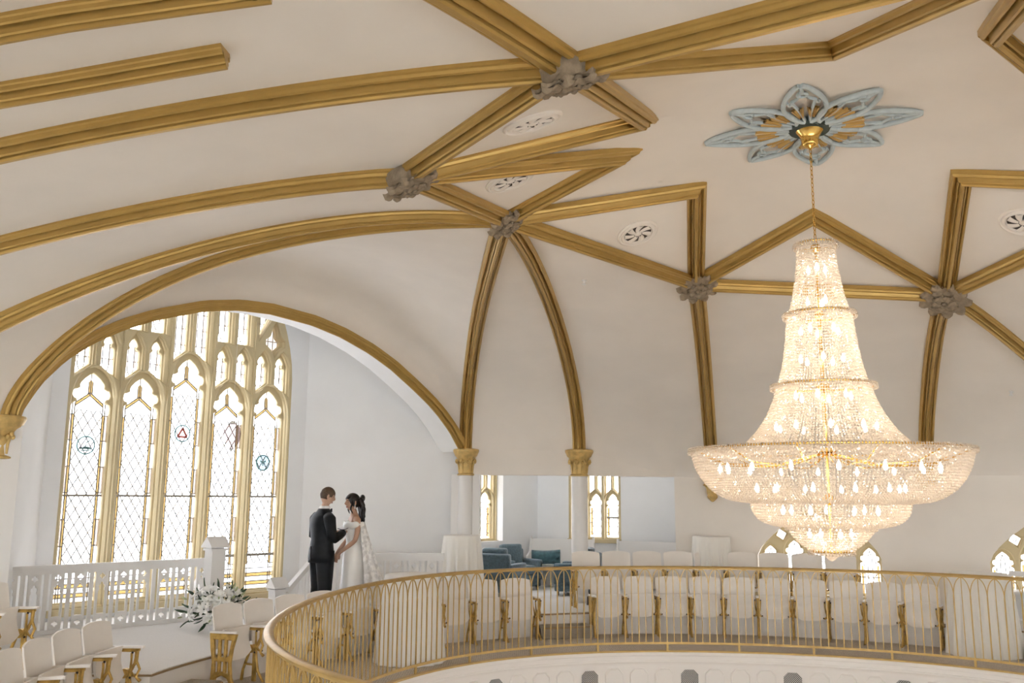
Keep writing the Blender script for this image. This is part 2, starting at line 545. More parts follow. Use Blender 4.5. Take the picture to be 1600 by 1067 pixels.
# the shallow dome in the middle
order = ['A', 'AB', 'B', 'BC', 'C', 'CD', 'D', 'DE', 'E', 'EG', 'G', 'GF', 'F', 'FA']
loop = [(BP[k] if len(k) == 1 else SP[k]) for k in order]
b = MB()
ns, nr = 10, 14
pol = []
for i in range(14):
    for j in range(ns): pol.append(loop[i].lerp(loop[(i + 1) % 14], j / ns))
n = len(pol)
for j in range(nr + 1):
    f = max(j / nr, 0.004)
    for q in pol:
        g_ = dome(lerp(MX, q.x, f), lerp(MY, q.y, f)); g_.z += f ** 8 * (q.z - dome(q.x, q.y).z); b.v.append(tuple(g_))
for j in range(nr):
    for k in range(n): b.f.append((j * n + k, j * n + (k + 1) % n, (j + 1) * n + (k + 1) % n, (j + 1) * n + k))
for k in ('AB', 'BC', 'CD', 'DE', 'EG', 'GF', 'FA'):
    p, q, s_ = BP[k[0]], BP[k[1]], SP[k]
    b.grid(lambda u, v: s_.lerp(p.lerp(q, u), v), 10, 10)
struct(b.build('ceiling', VAULT, smooth=60), 'shallow cream plaster dome around the chandelier')

# ---- gold ribs: a moulded profile swept along each line of the vault
PROFH = [(-1, -0.02), (-1, 0.026), (-0.9, 0.034), (-0.84, 0.055), (-0.72, 0.064), (-0.62, 0.058), (-0.58, 0.036), (-0.50, 0.034), (-0.44, 0.06), (-0.40, 0.098), (-0.31, 0.108), (-0.29, 0.092), (-0.22, 0.090), (-0.20, 0.120), (-0.12, 0.134)]
PROF = PROFH + [(-u, h) for u, h in reversed(PROFH)]
INNER = Vector((2.9, 8.5, 2.2))
ntrim = [2]
def sweep(pts, hw, m, label, hs=1.0, inner=INNER, side=None, mitre=(None, None)):
    N = len(pts); rg = []
    for i, p in enumerate(pts):
        t = (pts[min(i + 1, N - 1)] - pts[max(i - 1, 0)]).normalized()
        if side is not None: sd = side.copy()
        else:
            d = pts[-1] - pts[0]; sd = Vector((-d.y, d.x, 0)).normalized()
        sd = (sd - t * sd.dot(t)).normalized()
        nn = sd.cross(t)
        if nn.dot(inner - p) < 0: nn = -nn
        ring = []
        for u, h in PROF:
            v = p + sd * u * hw + nn * h * hs
            mk = mitre[0] if i == 0 else (mitre[1] if i == N - 1 else None)
            if mk is not None:                          # cut on the mitre plane (point, normal)
                q, mn = mk
                v = v + t * ((q - v).dot(mn) / t.dot(mn))
            ring.append(v)
        rg.append(ring)
    b = MB(); b.rings(rg, cap=True)
    ntrim[0] += 1
    return struct(b.build('trim_%d' % ntrim[0], m, smooth=28), label)
HW = 0.118
def cove(k, label, n=36, hw=HW, s0=0.0):
    f = RIB[k]
    sweep([f(1 - (1 - lerp(s0, 0.999, i / n)) ** 1.5) for i in range(n + 1)], hw, GOLD, label)
cove('C1', 'gold rib running down to the left capital of the window arch')
cove('C2', 'gold rib sweeping left from the middle boss above the window arch')
cove('B', 'long gold rib sweeping left from the second boss')
cove('A', 'widest gold rib sweeping left from the nearest boss')
cove('AU', 'gold rib running to the top edge from the nearest boss', hw=0.165)
cove('CP', 'gold rib falling to the pier beside the window arch')
cove('CQ', 'gold rib falling to the round white column')
cove('DR', 'gold rib falling to the wall corbel left of the chandelier')
cove('ES', 'gold rib falling behind the chandelier from the right boss')
cove('ET', 'gold rib running down to the right edge from the right boss')
cove('FV', 'gold rib overhead')
def chord(a, c, label, mitre=(None, None), n=10, hw=HW):
    sweep([a.lerp(c, i / n) for i in range(n + 1)], hw, GOLD, label, mitre=mitre)
for k in ('AB', 'BC', 'CD', 'DE', 'EG', 'FA'):
    p, q, s = BP[k[0]], BP[k[1]], SP[k]
    chord(p, q, 'straight gold rib joining two bosses of the ceiling star')
    d1 = (s - p).normalized(); d2 = (q - s).normalized()
    mn = (d1 + d2).normalized()
    chord(p, s, 'gold rib running to a point of the ceiling star', (None, (s, mn)))
    chord(s, q, 'gold rib running back from a point of the ceiling star', ((s, mn), None))
p, q, s = BP['G'], BP['F'], SP['GF']
mn = ((s - p).normalized() + (q - s).normalized()).normalized()
chord(p, s, 'gold rib at the top right corner of the ceiling', (None, (s, mn)))
chord(s, q, 'gold rib at the top right corner of the ceiling', ((s, mn), None))
# two short ribs on the near left cove: found on the cove surface itself
dgr = bpy.context.evaluated_depsgraph_get()
def on_cove(x, y, o=PAU):
    d = (_F + _R * ((x - 800) / FPX) - _U * ((y - 533.5) / FPX)).normalized()
    ok, loc, nor, _ = o.ray_cast(Vector((0, 0, CAMZ)), d)
    return loc if ok else None
for line, lab in (([(-120, 160), (0, 137), (90, 122), (175, 107), (265, 91), (352, 76)], 'short gold rib ending free near the top left corner'), ([(-120, 60), (0, 32), (100, 14), (200, 0), (300, -14), (420, -30)], 'topmost gold rib at the top left corner')):
    P_ = [q for q in (on_cove(*p) for p in line) if q]
    if len(P_) > 2: sweep(P_, 0.075, GOLD, lab)
# arch moulding and its white underside
UD = (FT['P'] - FT['L']); UD.z = 0; UD.normalize()
ND = Vector((-UD.y, UD.x, 0))            # away from the room, towards the window
NA = 60
sweep([arch_s(i / NA) for i in range(NA + 1)], 0.10, GOLD, 'gold moulded arch framing the tall stained glass window', inner=Vector((-3.4, 13.6, 3.0)), side=ND)
def arch_off(u, off, dn):
    p = arch_s(u); t = (arch_s(min(1, u + 0.01)) - arch_s(max(0, u - 0.01))).normalized()
    nn = t.cross(ND)
    if nn.dot(Vector((-3.4, 13.6, 3.0)) - p) < 0: nn = -nn
    return p + nn * off + ND * dn
b = MB()
b.rings([[arch_off(i / NA, 0.0, 0.05), arch_off(i / NA, 0.05, 0.06), arch_off(i / NA, 0.05, 0.62), arch_off(i / NA, -0.3, 0.62), arch_off(i / NA, -0.3, 0.05)] for i in range(NA + 1)])
struct(b.build('wall_arch', WALL, smooth=40), 'white underside of the window arch')
arch2d = [((p - FT['L']).dot(UD), p.z + 0.06) for p in (arch_s(i / NA) for i in range(NA + 1))]
sp_me = plate_mesh('wall_spandrel', [[(-0.5, 3.05), (-0.5, 6.2), (8.0, 6.2), (8.0, 3.05), (7.83, 3.05)] + list(reversed(arch2d)) + [(0, 3.05)]], 0.1)  # hidden plate added to stop sky light leaking in above the arch
M = plane_frame((FT['L'].x + ND.x * 0.5, FT['L'].y + ND.y * 0.5, 0), UD)
struct(link('wall_spandrel', sp_me, WALL, None, M), 'unseen wall added over the window arch to keep sky light out')

# ---- walls
def wall(name, pts, z0, z1, m=WALL, thick=0.12, label=None, out=None):
    b = MB()
    for a, c in zip(pts, pts[1:]):
        a = Vector((*a, 0)); c = Vector((*c, 0)); d = (c - a).normalized(); nn = Vector((-d.y, d.x, 0))
        mid = (a + c) / 2
        if nn.dot(mid - Vector((C0.x, C0.y, 0))) < 0: nn = -nn
        q = [a, c, c + nn * thick, a + nn * thick]
        b.prism([Vector((v.x, v.y, 0)) for v in q], (0, 0, z0), (0, 0, z1))
    return struct(b.build(name, m), label)
wall('wall_left', [(-9.5, 5.6), (-8.0, 7.9), (-7.02, 9.3), (-6.1, 10.66)], -0.2, 3.14, WALL, 0.2, 'white wall beside the left capital')
wall('wall_bay_left', [(-6.12, 10.85), (-6.98, 13.62)], 0.2, 6.0, WALL, 0.15, 'white left wall of the window bay')
wall('wall_bay_right', [(-4.06, 16.72), (-0.6, 16.98)], 0.2, 6.0, WALL, 0.15, 'white wall behind the couple')
b = MB(); b.prism([Vector(p) for p in ((-6.3, 10.6, 0), (-0.5, 16.7, 0), (-0.5, 17.4, 0), (-4.6, 17.6, 0), (-8.0, 13.8, 0), (-7.2, 12.5, 0))], (0, 0, 5.95), (0, 0, 6.05))
struct(b.build('ceiling', WALL), 'white ceiling of the window bay')

# ---- gothic openings
def arc(cx, cy, r, a0, a1, n=8):
    return [(cx + r * math.cos(math.radians(lerp(a0, a1, i / n))), cy + r * math.sin(math.radians(lerp(a0, a1, i / n)))) for i in range(n + 1)]
def mirror(half, cx):
    """half: right side from bottom to apex, x relative to cx"""
    return [(cx + x, y) for x, y in half] + [(cx - x, y) for x, y in reversed(half) if x > 1e-6]
def cusped(cx, wd, zb, zs, za):
    H = za - zs
    h = [(wd, zb), (wd, zs - 0.13 * H), (0.94 * wd, zs - 0.03 * H), (0.82 * wd, zs + 0.01 * H), (0.70 * wd, zs + 0.05 * H)]
    lo = arc(0.80, 0.30, 0.155, -105, 105, 7)
    h += [(x * wd, zs + y * H) for x, y in lo]
    h += [(0.60 * wd, zs + 0.51 * H), (0.62 * wd, zs + 0.60 * H), (0.57 * wd, zs + 0.69 * H), (0.36 * wd, zs + 0.85 * H), (0.14 * wd, zs + 0.96 * H), (0, zs + 1.02 * H)]
    return mirror(h, cx)
def pointed(cx, wd, zb, zs, za, n=7):
    H = za - zs
    h = [(wd, zb)]
    for i in range(n + 1):
        a = i / n
        h.append((wd * (1 - a ** 1.9), zs + H * (1 - (1 - a) ** 1.75)))
    return mirror(h, cx)
def mini(cx, wd, zl, zr, zs, za):
    H = za - zs
    R_ = [(wd, zs - 0.04), (0.9 * wd, zs), (0.55 * wd, zs + 0.10 * H), (0.45 * wd, zs + 0.22 * H), (0.62 * wd, zs + 0.40 * H), (0.60 * wd, zs + 0.55 * H), (0.3 * wd, zs + 0.85 * H), (0, za)]
    return [(cx - wd, zl), (cx + wd, zr)] + [(cx + x, y) for x, y in R_] + [(cx - x, y) for x, y in reversed(R_) if x > 1e-6]
def grow(poly, d):
    cx = sum(p[0] for p in poly) / len(poly); cy = sum(p[1] for p in poly) / len(poly)
    xs = [p[0] for p in poly]; ys = [p[1] for p in poly]
    sx = 1 + 2 * d / (max(xs) - min(xs)); sy = 1 + 2 * d / (max(ys) - min(ys))
    mx = (max(xs) + min(xs)) / 2; my = (max(ys) + min(ys)) / 2
    return [(mx + (x - mx) * sx, my + (y - my) * sy) for x, y in poly]
def pane(parent, poly, m, z=-0.01, name='pane'):
    b = MB(); b.prism([Vector((x, y, 0)) for x, y in poly], (0, 0, z - 0.006), (0, 0, z))
    return b.build(name, m, parent)
def lattice(parent, x0, x1, y0, y1, dx, dy, wd=0.006, z=0.0):
    """diamond leads clipped to a rectangle"""
    b = MB(); sl = dy / dx
    k = -int((y1 - y0) / dy) - 2
    kk = int((y1 - y0) / dy) + int((x1 - x0) / dx) + 4
    for sg in (1, -1):
        for i in range(-kk, kk):
            c = y0 + i * dy
            pts = []
            xa, xb = x0, x1
            ya = c + (sl * (xa - x0) if sg > 0 else sl * (x1 - xa)); yb = c + (sl * (xb - x0) if sg > 0 else sl * (x1 - xb))
            # clip in y
            def cl(xa, ya, xb, yb):
                if ya > yb: xa, ya, xb, yb = xb, yb, xa, ya
                if yb < y0 or ya > y1: return None
                if ya < y0:
                    f = (y0 - ya) / (yb - ya); xa, ya = lerp(xa, xb, f), y0
                if yb > y1:
                    f = (y1 - ya) / (yb - ya); xb, yb = lerp(xa, xb, f), y1
                return xa, ya, xb, yb
            r = cl(xa, ya, xb, yb)
            if r and abs(r[0] - r[2]) + abs(r[1] - r[3]) > 0.02:
                b.bar((r[0], r[1], z), (r[2], r[3], z), wd, 0.006, (0, 0, 1))
    o = b.build('lead_lattice', LEADG, parent)
    o['kind'] = 'stuff'
    return o
def leads(parent, segs, wd=0.008, z=0.0, m=None, name='lead_line'):
    b = MB()
    for (xa, ya, xb, yb) in segs:
        b.bar((xa, ya, z), (xb, yb, z), wd, 0.008, (0, 0, 1))
    return b.build(name, m or LEAD, parent)
SEGM = {}
def border_piece(parent, x, y, wd, ht, m, z=0.0):
    key = (round(wd, 3), round(ht, 3), m.name)
    if key not in SEGM:
        b = MB(); b.box((0, 0, 0), (wd, ht, 0.006)); SEGM[key] = b.me('border_pane')
    return link('border_pane', SEGM[key], m, parent, Matrix.Translation((x, y, z)))

# ---- guessed rear of the hall, unseen, added to cut light from behind: side walls, low ceiling and a wall with tall openings
wall('wall_left', [(-9.5, 5.6), (-9.5, -4.2)], -0.2, 3.3, WALL, 0.2, 'white side wall behind the camera')
b = MB(); b.prism([Vector(p) for p in ((-9.7, 5.0, 0), (-7.6, 6.1, 0), (-2.6, 1.75, 0), (2.6, -1.5, 0), (10.8, -1.5, 0), (10.8, -4.3, 0), (-9.7, -4.3, 0))], (0, 0, 3.08), (0, 0, 3.16))
struct(b.build('ceiling', VAULT), 'flat ceiling behind the camera')
rear = [[(-0.2, -0.2), (20.4, -0.2), (20.4, 3.3), (-0.2, 3.3)]] + [[(x, 0.6), (x + 2.1, 0.6), (x + 2.1, 2.7), (x + 1.05, 3.0), (x, 2.7)] for x in (0.6, 3.4, 6.2, 9.0, 11.8, 14.6, 17.4)]
struct(link('wall_rear', plate_mesh('wall_rear', rear, 0.3), WALL, None, plane_frame((10.7, -4.2, 0), (-1, 0))), 'unseen wall added behind the camera, tall openings sized to set the light')
b = MB(); b.prism([Vector(p) for p in ((-9.7, -4.3, 0), (10.8, -4.3, 0), (10.8, 3.4, 0), (-9.7, 3.4, 0))], (0, 0, -0.28), (0, 0, -0.02))
struct(b.build('floor', CARPL), 'carpeted balcony floor behind the camera')
# ---- window_1: the tall five-light window in the bay
PW = 0.787
W0 = Vector((-6.88, 13.71, 0)); WD = Vector((-4.22 + 6.88, 16.61 - 13.71, 0)).normalized()
wm = plane_frame(W0, WD)
win = struct(empty('window_1', mw=wm), 'tall five-light stained glass window with gold tracery')
WT = 5 * PW
ZSILL = 0.50
glassw = 0.30
holesA, holesB, lights = [], [], []
cxs = [PW * (i + 0.5) for i in range(5)]
zs_ = [3.60, 3.60, 3.98, 3.60, 3.60]; za_ = [4.06, 4.06, 4.47, 4.06, 4.06]
for i, cx in enumerate(cxs):
    pl = cusped(cx, glassw, ZSILL + 0.1, zs_[i], za_[i]); lights.append(('main', i, pl)); holesA.append(pl)
    holesB.append(pointed(cx, glassw + 0.03, ZSILL + 0.08, zs_[i] - 0.05, za_[i] + 0.10))
    for sg in (-1, 1):
        mx = cx + sg * 0.19
        if i == 2:
            zl, zr = (4.42, 4.62) if sg < 0 else (4.62, 4.42)
            pl = [(mx - 0.115, zl), (mx + 0.115, zr), (mx + 0.115, 5.75), (mx - 0.115, 5.75)]
            lights.append(('long', i, pl)); holesA.append(pl); holesB.append(grow(pl, 0.022))
        else:
            zl, zr = (4.03, 4.22) if sg < 0 else (4.22, 4.03)
            pl = mini(mx, 0.112, zl, zr, 4.50, 4.70)
            lights.append(('mini', i, pl)); holesA.append(pl)
            holesB.append([(mx - 0.13, zl - 0.02), (mx + 0.13, zr - 0.02), (mx + 0.13, 4.55), (mx + 0.07, 4.70), (mx, 4.78), (mx - 0.07, 4.70), (mx - 0.13, 4.55)])
            if i in (1, 3):
                pl = [(mx - 0.112, 4.86), (mx + 0.112, 4.86), (mx + 0.112, 5.75), (mx - 0.112, 5.75)]
                lights.append(('long', i, pl)); holesA.append(pl); holesB.append(grow(pl, 0.022))
    if i in (0, 4):
        sgn = 1 if i == 4 else -1
        dc = cx + sgn * 0.02
        pl = [(dc, 4.70), (dc + 0.05, 4.83), (dc + 0.15, 4.92), (dc + 0.15, 5.0), (dc + 0.08, 5.06), (dc + 0.05, 5.2), (dc, 5.32), (dc - 0.05, 5.2), (dc - 0.08, 5.06), (dc - 0.15, 5.0), (dc - 0.15, 4.92), (dc - 0.05, 4.83)]
        lights.append(('rose', i, pl)); holesA.append(pl); holesB.append(grow(pl, 0.03))
        xi = cx - sgn * 0.28
        pl = [(xi, 5.0), (xi, 5.7), (xi + sgn * 0.24, 5.7), (xi + sgn * 0.2, 5.42)]
        if sgn < 0: pl = pl[::-1]
        lights.append(('long', i, pl)); holesA.append(pl); holesB.append(grow(pl, 0.02))
def warch(off):
    h = [(WT / 2 + off, ZSILL - 0.02)] + [(WT / 2 + off - (0.0 if z < 4.3 else 0.20 * (z - 4.3) ** 1.8), z) for z in (4.3, 4.6, 4.9, 5.2, 5.5, 5.8)]
    return [(WT / 2 + x, y) for x, y in h] + [(WT / 2 - x, y) for x, y in reversed(h)]
trA = link('tracery', plate_mesh('tracery', [warch(-0.02)] + holesA, 0.10, 0.012), STONE, win, Matrix.Translation((0, 0, 0.03)))
trB = link('moulding', plate_mesh('moulding', [warch(0.0)] + holesB, 0.09, 0.022), STONE, win, Matrix.Translation((0, 0, 0.115)))
trC = link('outer_moulding', plate_mesh('outer_moulding', [warch(0.02)] + [grow(h, 0.022) for h in holesB], 0.05, 0.015), STONE, win, Matrix.Translation((0, 0, 0.175)))
for i in range(1, 5):
    b = MB()
    x = PW * i
    b.prism([Vector(p) for p in ((x - 0.075, 0, 0.14), (x - 0.05, 0, 0.185), (x - 0.028, 0, 0.19), (x - 0.02, 0, 0.225), (x + 0.02, 0, 0.225), (x + 0.028, 0, 0.19), (x + 0.05, 0, 0.185), (x + 0.075, 0, 0.14))], (0, ZSILL, 0), (0, 5.75, 0))
    b.build('mullion', STONE, win)
b = MB(); b.box((WT / 2, ZSILL - 0.03, 0.10), (WT + 0.1, 0.10, 0.34)); b.build('sill', STONE, win)
for kind, i, pl in lights:
    g = pane(win, grow(pl, 0.015), ROSE if kind == 'rose' else GLASS)
    xs = [p[0] for p in pl]; ys = [p[1] for p in pl]
    x0, x1, y0, y1 = min(xs), max(xs), min(ys), max(ys)
    if kind == 'main':
        cx = cxs[i]; ib = glassw - 0.085; top = zs_[i] - 0.0
        lattice(g, cx - ib, cx + ib, y0 + 0.42, top - 0.1, 0.145, 0.24, 0.018, 0.002)
        sg_ = []
        for s_ in (-1, 1):
            sg_.append((cx + s_ * ib, y0, cx + s_ * ib, top))
            sg_.append((cx + s_ * (ib + 0.035), y0, cx + s_ * (ib + 0.035), top))
            k = 0
            y = y0 + 0.42
            while y < top:
                sg_.append((cx + s_ * ib, y, cx + s_ * glassw, y)); y += 0.40
            sg_.append((cx + s_ * ib, top, cx, top + 0.17))
            sg_.append((cx + s_ * ib, top - 0.05, cx, top + 0.12))
        sg_ += [(cx, top + 0.12, cx, za_[i]), (cx - 0.03, top + 0.14, cx - 0.03, za_[i] - 0.12), (cx + 0.03, top + 0.14, cx + 0.03, za_[i] - 0.12)]
        for yy in (0.06, 0.12, 0.2, 0.26, 0.34): sg_.append((cx - glassw, y0 + yy, cx + glassw, y0 + yy))
        leads(g, sg_, 0.018, 0.003)
        leads(g, [(cx - glassw, 2.18, cx + glassw, 2.18)], 0.034, 0.012, LEAD, 'saddle_bar')
        if i >= 3:
            leads(g, [(cx - glassw, 1.17, cx + glassw, 1.17)], 0.045, 0.02, LEAD, 'casement_bar')
        for s_ in (-1, 1):
            y = y0 + 0.62; k = 0
            while y < top - 0.1:
                hgt = 0.385
                border_piece(g, cx + s_ * (ib + 0.0175), y, 0.042, hgt, AMBER, 0.001)
                border_piece(g, cx + s_ * (ib + 0.064), y, 0.038, hgt, ROSE if k % 2 else GLASS, 0.001)
                y += 0.40; k += 1
        for yy in (0.09, 0.23): border_piece(g, cx, y0 + yy, 0.58, 0.055, AMBER, 0.001)
        for s_ in (-1, 1):
            b = MB(); d = Vector((-s_ * ib, 0.17, 0)).normalized()
            b.bar((cx + s_ * ib, top - 0.025, 0.001), (cx, top + 0.145, 0.001), 0.04, 0.005, (0, 0, 1)); b.build('border_pane', AMBER, g)
        b = MB(); b.bar((cx, top + 0.14, 0.001), (cx, za_[i] - 0.1, 0.001), 0.05, 0.005, (0, 0, 1)); b.build('border_pane', AMBER, g)
    else:
        cx = (x0 + x1) / 2
        zt = y1 - 0.02 if kind == 'long' else y1 - 0.12
        sg_ = [(cx - 0.05, y0 + 0.16, cx - 0.05, zt), (cx + 0.05, y0 + 0.16, cx + 0.05, zt), (cx, y0 + 0.05, cx - 0.05, y0 + 0.16), (cx, y0 + 0.05, cx + 0.05, y0 + 0.16)]
        y = y0 + 0.3
        while y < zt:
            sg_.append((x0, y, x1, y)); y += 0.28
        leads(g, sg_, 0.015, 0.003)
        if kind != 'rose':
            for s_ in (-1, 1): 
                b = MB(); b.bar((cx + s_ * 0.075, y0 + 0.2, 0.001), (cx + s_ * 0.075, zt, 0.001), 0.028, 0.005, (0, 0, 1)); b.build('border_pane', ROSE, g)
# roundels set into three lights
def ring2d(b, cx, cy, r, wd, n=32, z=0.006):
    b.tube([(cx + r * math.cos(2 * PI * k / n), cy + r * math.sin(2 * PI * k / n), z) for k in range(n)], wd, 5, closed=True)
for i, zc in ((0, 2.95), (2, 3.22), (4, 2.78)):
    cx = cxs[i]; r = 0.135
    ro = link('roundel', None, None, win); ro.empty_display_size = 0.1
    b = MB(); b.lathe([(r, 0), (r, 0.005)], 32, (0, 0, 0)); b.build('disc', BLUEG if i == 4 else GLASS, ro, mw=Matrix.Translation((cx, zc, 0.0)))
    b = MB(); ring2d(b, cx, zc, r, 0.012); b.build('ring', GREENL, ro)
    b = MB()
    for k in range(14):
        a = 2 * PI * k / 14
        if abs(math.sin(a)) > 0.5: b.ball((cx + (r + 0.03) * math.cos(a), zc + (r + 0.03) * math.sin(a), 0.004), 0.008, 6, 4)
    b.build('scroll_border', GREENL, ro)
    b = MB()
    if i == 2:
        P3 = [(cx + 0.095 * math.cos(PI / 2 + 2 * PI * k / 3), zc - 0.01 + 0.095 * math.sin(PI / 2 + 2 * PI * k / 3)) for k in range(3)]
        for k in range(3): b.bar((*P3[k], 0.007), (*P3[(k + 1) % 3], 0.007), 0.036, 0.006, (0, 0, 1))
        b.build('red_triangle', REDL, ro)
    elif i == 0:
        b.bar((cx - 0.09, zc - 0.05, 0.007), (cx + 0.09, zc - 0.05, 0.007), 0.026, 0.006, (0, 0, 1))
        b.bar((cx - 0.07, zc - 0.08, 0.007), (cx + 0.07, zc - 0.08, 0.007), 0.018, 0.006, (0, 0, 1))
        b.bar((cx - 0.02, zc - 0.04, 0.007), (cx + 0.01, zc + 0.01, 0.007), 0.018, 0.006, (0, 0, 1))
        b.bar((cx, zc + 0.03, 0.007), (cx + 0.07, zc + 0.09, 0.007), 0.016, 0.006, (0, 0, 1))
        b.bar((cx - 0.04, zc - 0.03, 0.007), (cx + 0.05, zc - 0.03, 0.007), 0.018, 0.006, (0, 0, 1))
        b.build('line_drawing', GREENL, ro)
    else:
        b.bar((cx, zc - 0.05, 0.007), (cx, zc + 0.0, 0.007), 0.02, 0.006, (0, 0, 1))
        b.bar((cx, zc, 0.007), (cx - 0.055, zc + 0.035, 0.007), 0.026, 0.006, (0, 0, 1))
        b.bar((cx, zc, 0.007), (cx + 0.055, zc + 0.035, 0.007), 0.026, 0.006, (0, 0, 1))
        b.build('line_drawing', GREENL, ro)
# wall around the window
wv = warch(0.01)
struct(link('wall_window', plate_mesh('wall_window', [[(-1.2, -0.3), (WT + 0.35, -0.3), (WT + 0.35, 6.05), (-1.2, 6.05)], wv], 0.3), WALL, None, wm @ Matrix.Translation((0, 0, 0.05))), 'white wall around the tall window')

# ---- beam, recess and right wall
FA, FB, FK = FT['P'], FT['Q'], FT['K']
wall('wall_beam', [(FA.x - 0.1, FA.y), (FB.x, FB.y), (FK.x, FK.y)], 2.60, 4.75, VAULT, 0.32, 'plain plaster beam over the recess')
RA, RB_, RCC = Vector((-2.0, 17.33, 0)), Vector((0.6, 20.3, 0)), Vector((3.75, 18.83, 0))
wall('wall_recess', [(-0.6, 17.1), (-1.9, 17.25)], 0.2, 4.75, WALL, 0.1, 'white side wall of the recess')
wall('wall_recess', [(3.75, 18.83), (3.2, 17.25)], 0.2, 4.75, WALL, 0.1, 'white right side wall of the recess')
b = MB(); b.prism([Vector(p) for p in ((-0.9, 16.75, 0), (1.2, 16.75, 0), (3.3, 17.35, 0), (4.0, 18.9, 0), (0.6, 20.6, 0), (-2.3, 17.4, 0))], (0, 0, 4.7), (0, 0, 4.8))
struct(b.build('ceiling', WALL), 'white ceiling of the recess')
def small_window(n, M, pitch, nl, zb, zs, za, wd, ztop, label, case=None):
    W = struct(empty('window_%d' % n, mw=M), label)
    tot = pitch * nl
    A_, B_, L_ = [], [], []
    for i in range(nl):
        cx = pitch * (i + 0.5)
        pl = cusped(cx, wd, zb + 0.05, zs, za); A_.append(pl); L_.append(('main', cx, pl)); B_.append(pointed(cx, wd + 0.02, zb + 0.04, zs - 0.02, za + 0.07))
        for s_ in (-1, 1):
            mx = cx + s_ * wd * 0.62
            zl, zr = (za - 0.02, za + 0.12) if s_ < 0 else (za + 0.12, za - 0.02)
            pl = [(mx - wd * 0.4, zl), (mx + wd * 0.4, zr), (mx + wd * 0.4, ztop - 0.06), (mx - wd * 0.4, ztop - 0.06)]
            A_.append(pl); B_.append(grow(pl, 0.015)); L_.append(('up', mx, pl))
    out = [(0, zb), (tot, zb), (tot, ztop), (0, ztop)]
    link('tracery', plate_mesh('tracery', [out] + A_, 0.08, 0.01), STONE, W, Matrix.Translation((0, 0, 0.02)))
    link('moulding', plate_mesh('moulding', [out] + B_, 0.07, 0.016), STONE, W, Matrix.Translation((0, 0, 0.09)))
    for i in range(nl + 1):
        b = MB(); b.box((pitch * i, (zb + ztop) / 2, 0.13), (0.05, ztop - zb, 0.07)); b.build('mullion', STONE, W)
    for kind, cx, pl in L_:
        g = pane(W, grow(pl, 0.01), GLASS)
        ys = [p[1] for p in pl]; xs = [p[0] for p in pl]
        if kind == 'main':
            ib = wd * 0.66
            sg_ = []
            for s_ in (-1, 1):
                sg_ += [(cx + s_ * ib, min(ys), cx + s_ * ib, zs), (cx + s_ * ib, zs, cx, zs + 0.12)]
                y = min(ys) + 0.1
                while y < zs:
                    sg_.append((cx + s_ * ib, y, cx + s_ * wd, y)); y += 0.2
            leads(g, sg_, 0.015, 0.003)
            lattice(g, cx - ib, cx + ib, min(ys) + 0.05, zs, 0.09, 0.16, 0.012, 0.002)
            for s_ in (-1, 1): border_piece(g, cx + s_ * (ib + wd) / 2, (min(ys) + zs) / 2, wd * 0.2, (zs - min(ys)) * 0.9, AMBER, 0.001)
        else:
            leads(g, [((min(xs) + max(xs)) / 2, min(ys) + 0.1, (min(xs) + max(xs)) / 2, max(ys)), (min(xs), (min(ys) + max(ys)) / 2, max(xs), (min(ys) + max(ys)) / 2)], 0.014, 0.003)
    b = MB(); b.box((tot / 2, zb - 0.03, 0.1), (tot + 0.06, 0.08, 0.25)); b.build('sill', STONE, W)
    if case: leads(W, [(pitch * (nl - 1) + 0.05, case, tot - 0.03, case)], 0.04, 0.03, LEAD, 'casement_bar')
    return W
# recess left: oblique wall with a window enlarged out of sight for more light
dA = (RB_ - RA); LA = dA.length; dA.normalize()
def along(P_, d_, x, y):
    q = at(x, y, plane=((P_.x, P_.y), (d_.x, d_.y))); return (q - P_).dot(d_), q.z
uR, _ = along(RA, dA, 786, 780)
_, zsl = along(RA, dA, 762, 846)
pt1 = 0.52
MA = plane_frame(RA, dA)
hol = [(uR - 4 * pt1, zsl), (uR, zsl), (uR, 4.55), (uR - 4 * pt1, 4.55)]
struct(link('wall_recess', plate_mesh('wall_recess', [[(-0.05, 0.2), (LA + 0.1, 0.2), (LA + 0.1, 4.75), (-0.05, 4.75)], hol], 0.36), WALL, None, MA @ Matrix.Translation((0, 0, -0.18))), 'white oblique wall of the recess with a window enlarged out of sight')
small_window(2, MA @ Matrix.Translation((uR - 4 * pt1, 0, -0.34)), pt1, 4, zsl, 2.02, 2.30, 0.18, 4.55, 'leaded window beside the pier, enlarged out of sight for more light')
dB = (RCC - RB_); LB = dB.length; dB.normalize()
uR2, _ = along(RB_, dB, 968, 780); _, zs2 = along(RB_, dB, 940, 843)
uL = uR2 - 0.38 * 3  # extra hidden pane and height added to brighten the recess
MBm = plane_frame(RB_, dB)
hol = [(uL, zs2), (uR2, zs2), (uR2, 4.55), (uL, 4.55)]
struct(link('wall_recess', plate_mesh('wall_recess', [[(0, 0.2), (LB + 0.05, 0.2), (LB + 0.05, 4.75), (0, 4.75)], hol], 0.2), WALL, None, MBm @ Matrix.Translation((0, 0, -0.1))), 'white wall of the recess with a window enlarged out of sight')
small_window(3, MBm @ Matrix.Translation((uL, 0, -0.16)), (uR2 - uL) / 3, 3, zs2, 2.02, 2.28, 0.15, 4.55, 'leaded window beside the round column, enlarged out of sight for more light', 1.78)
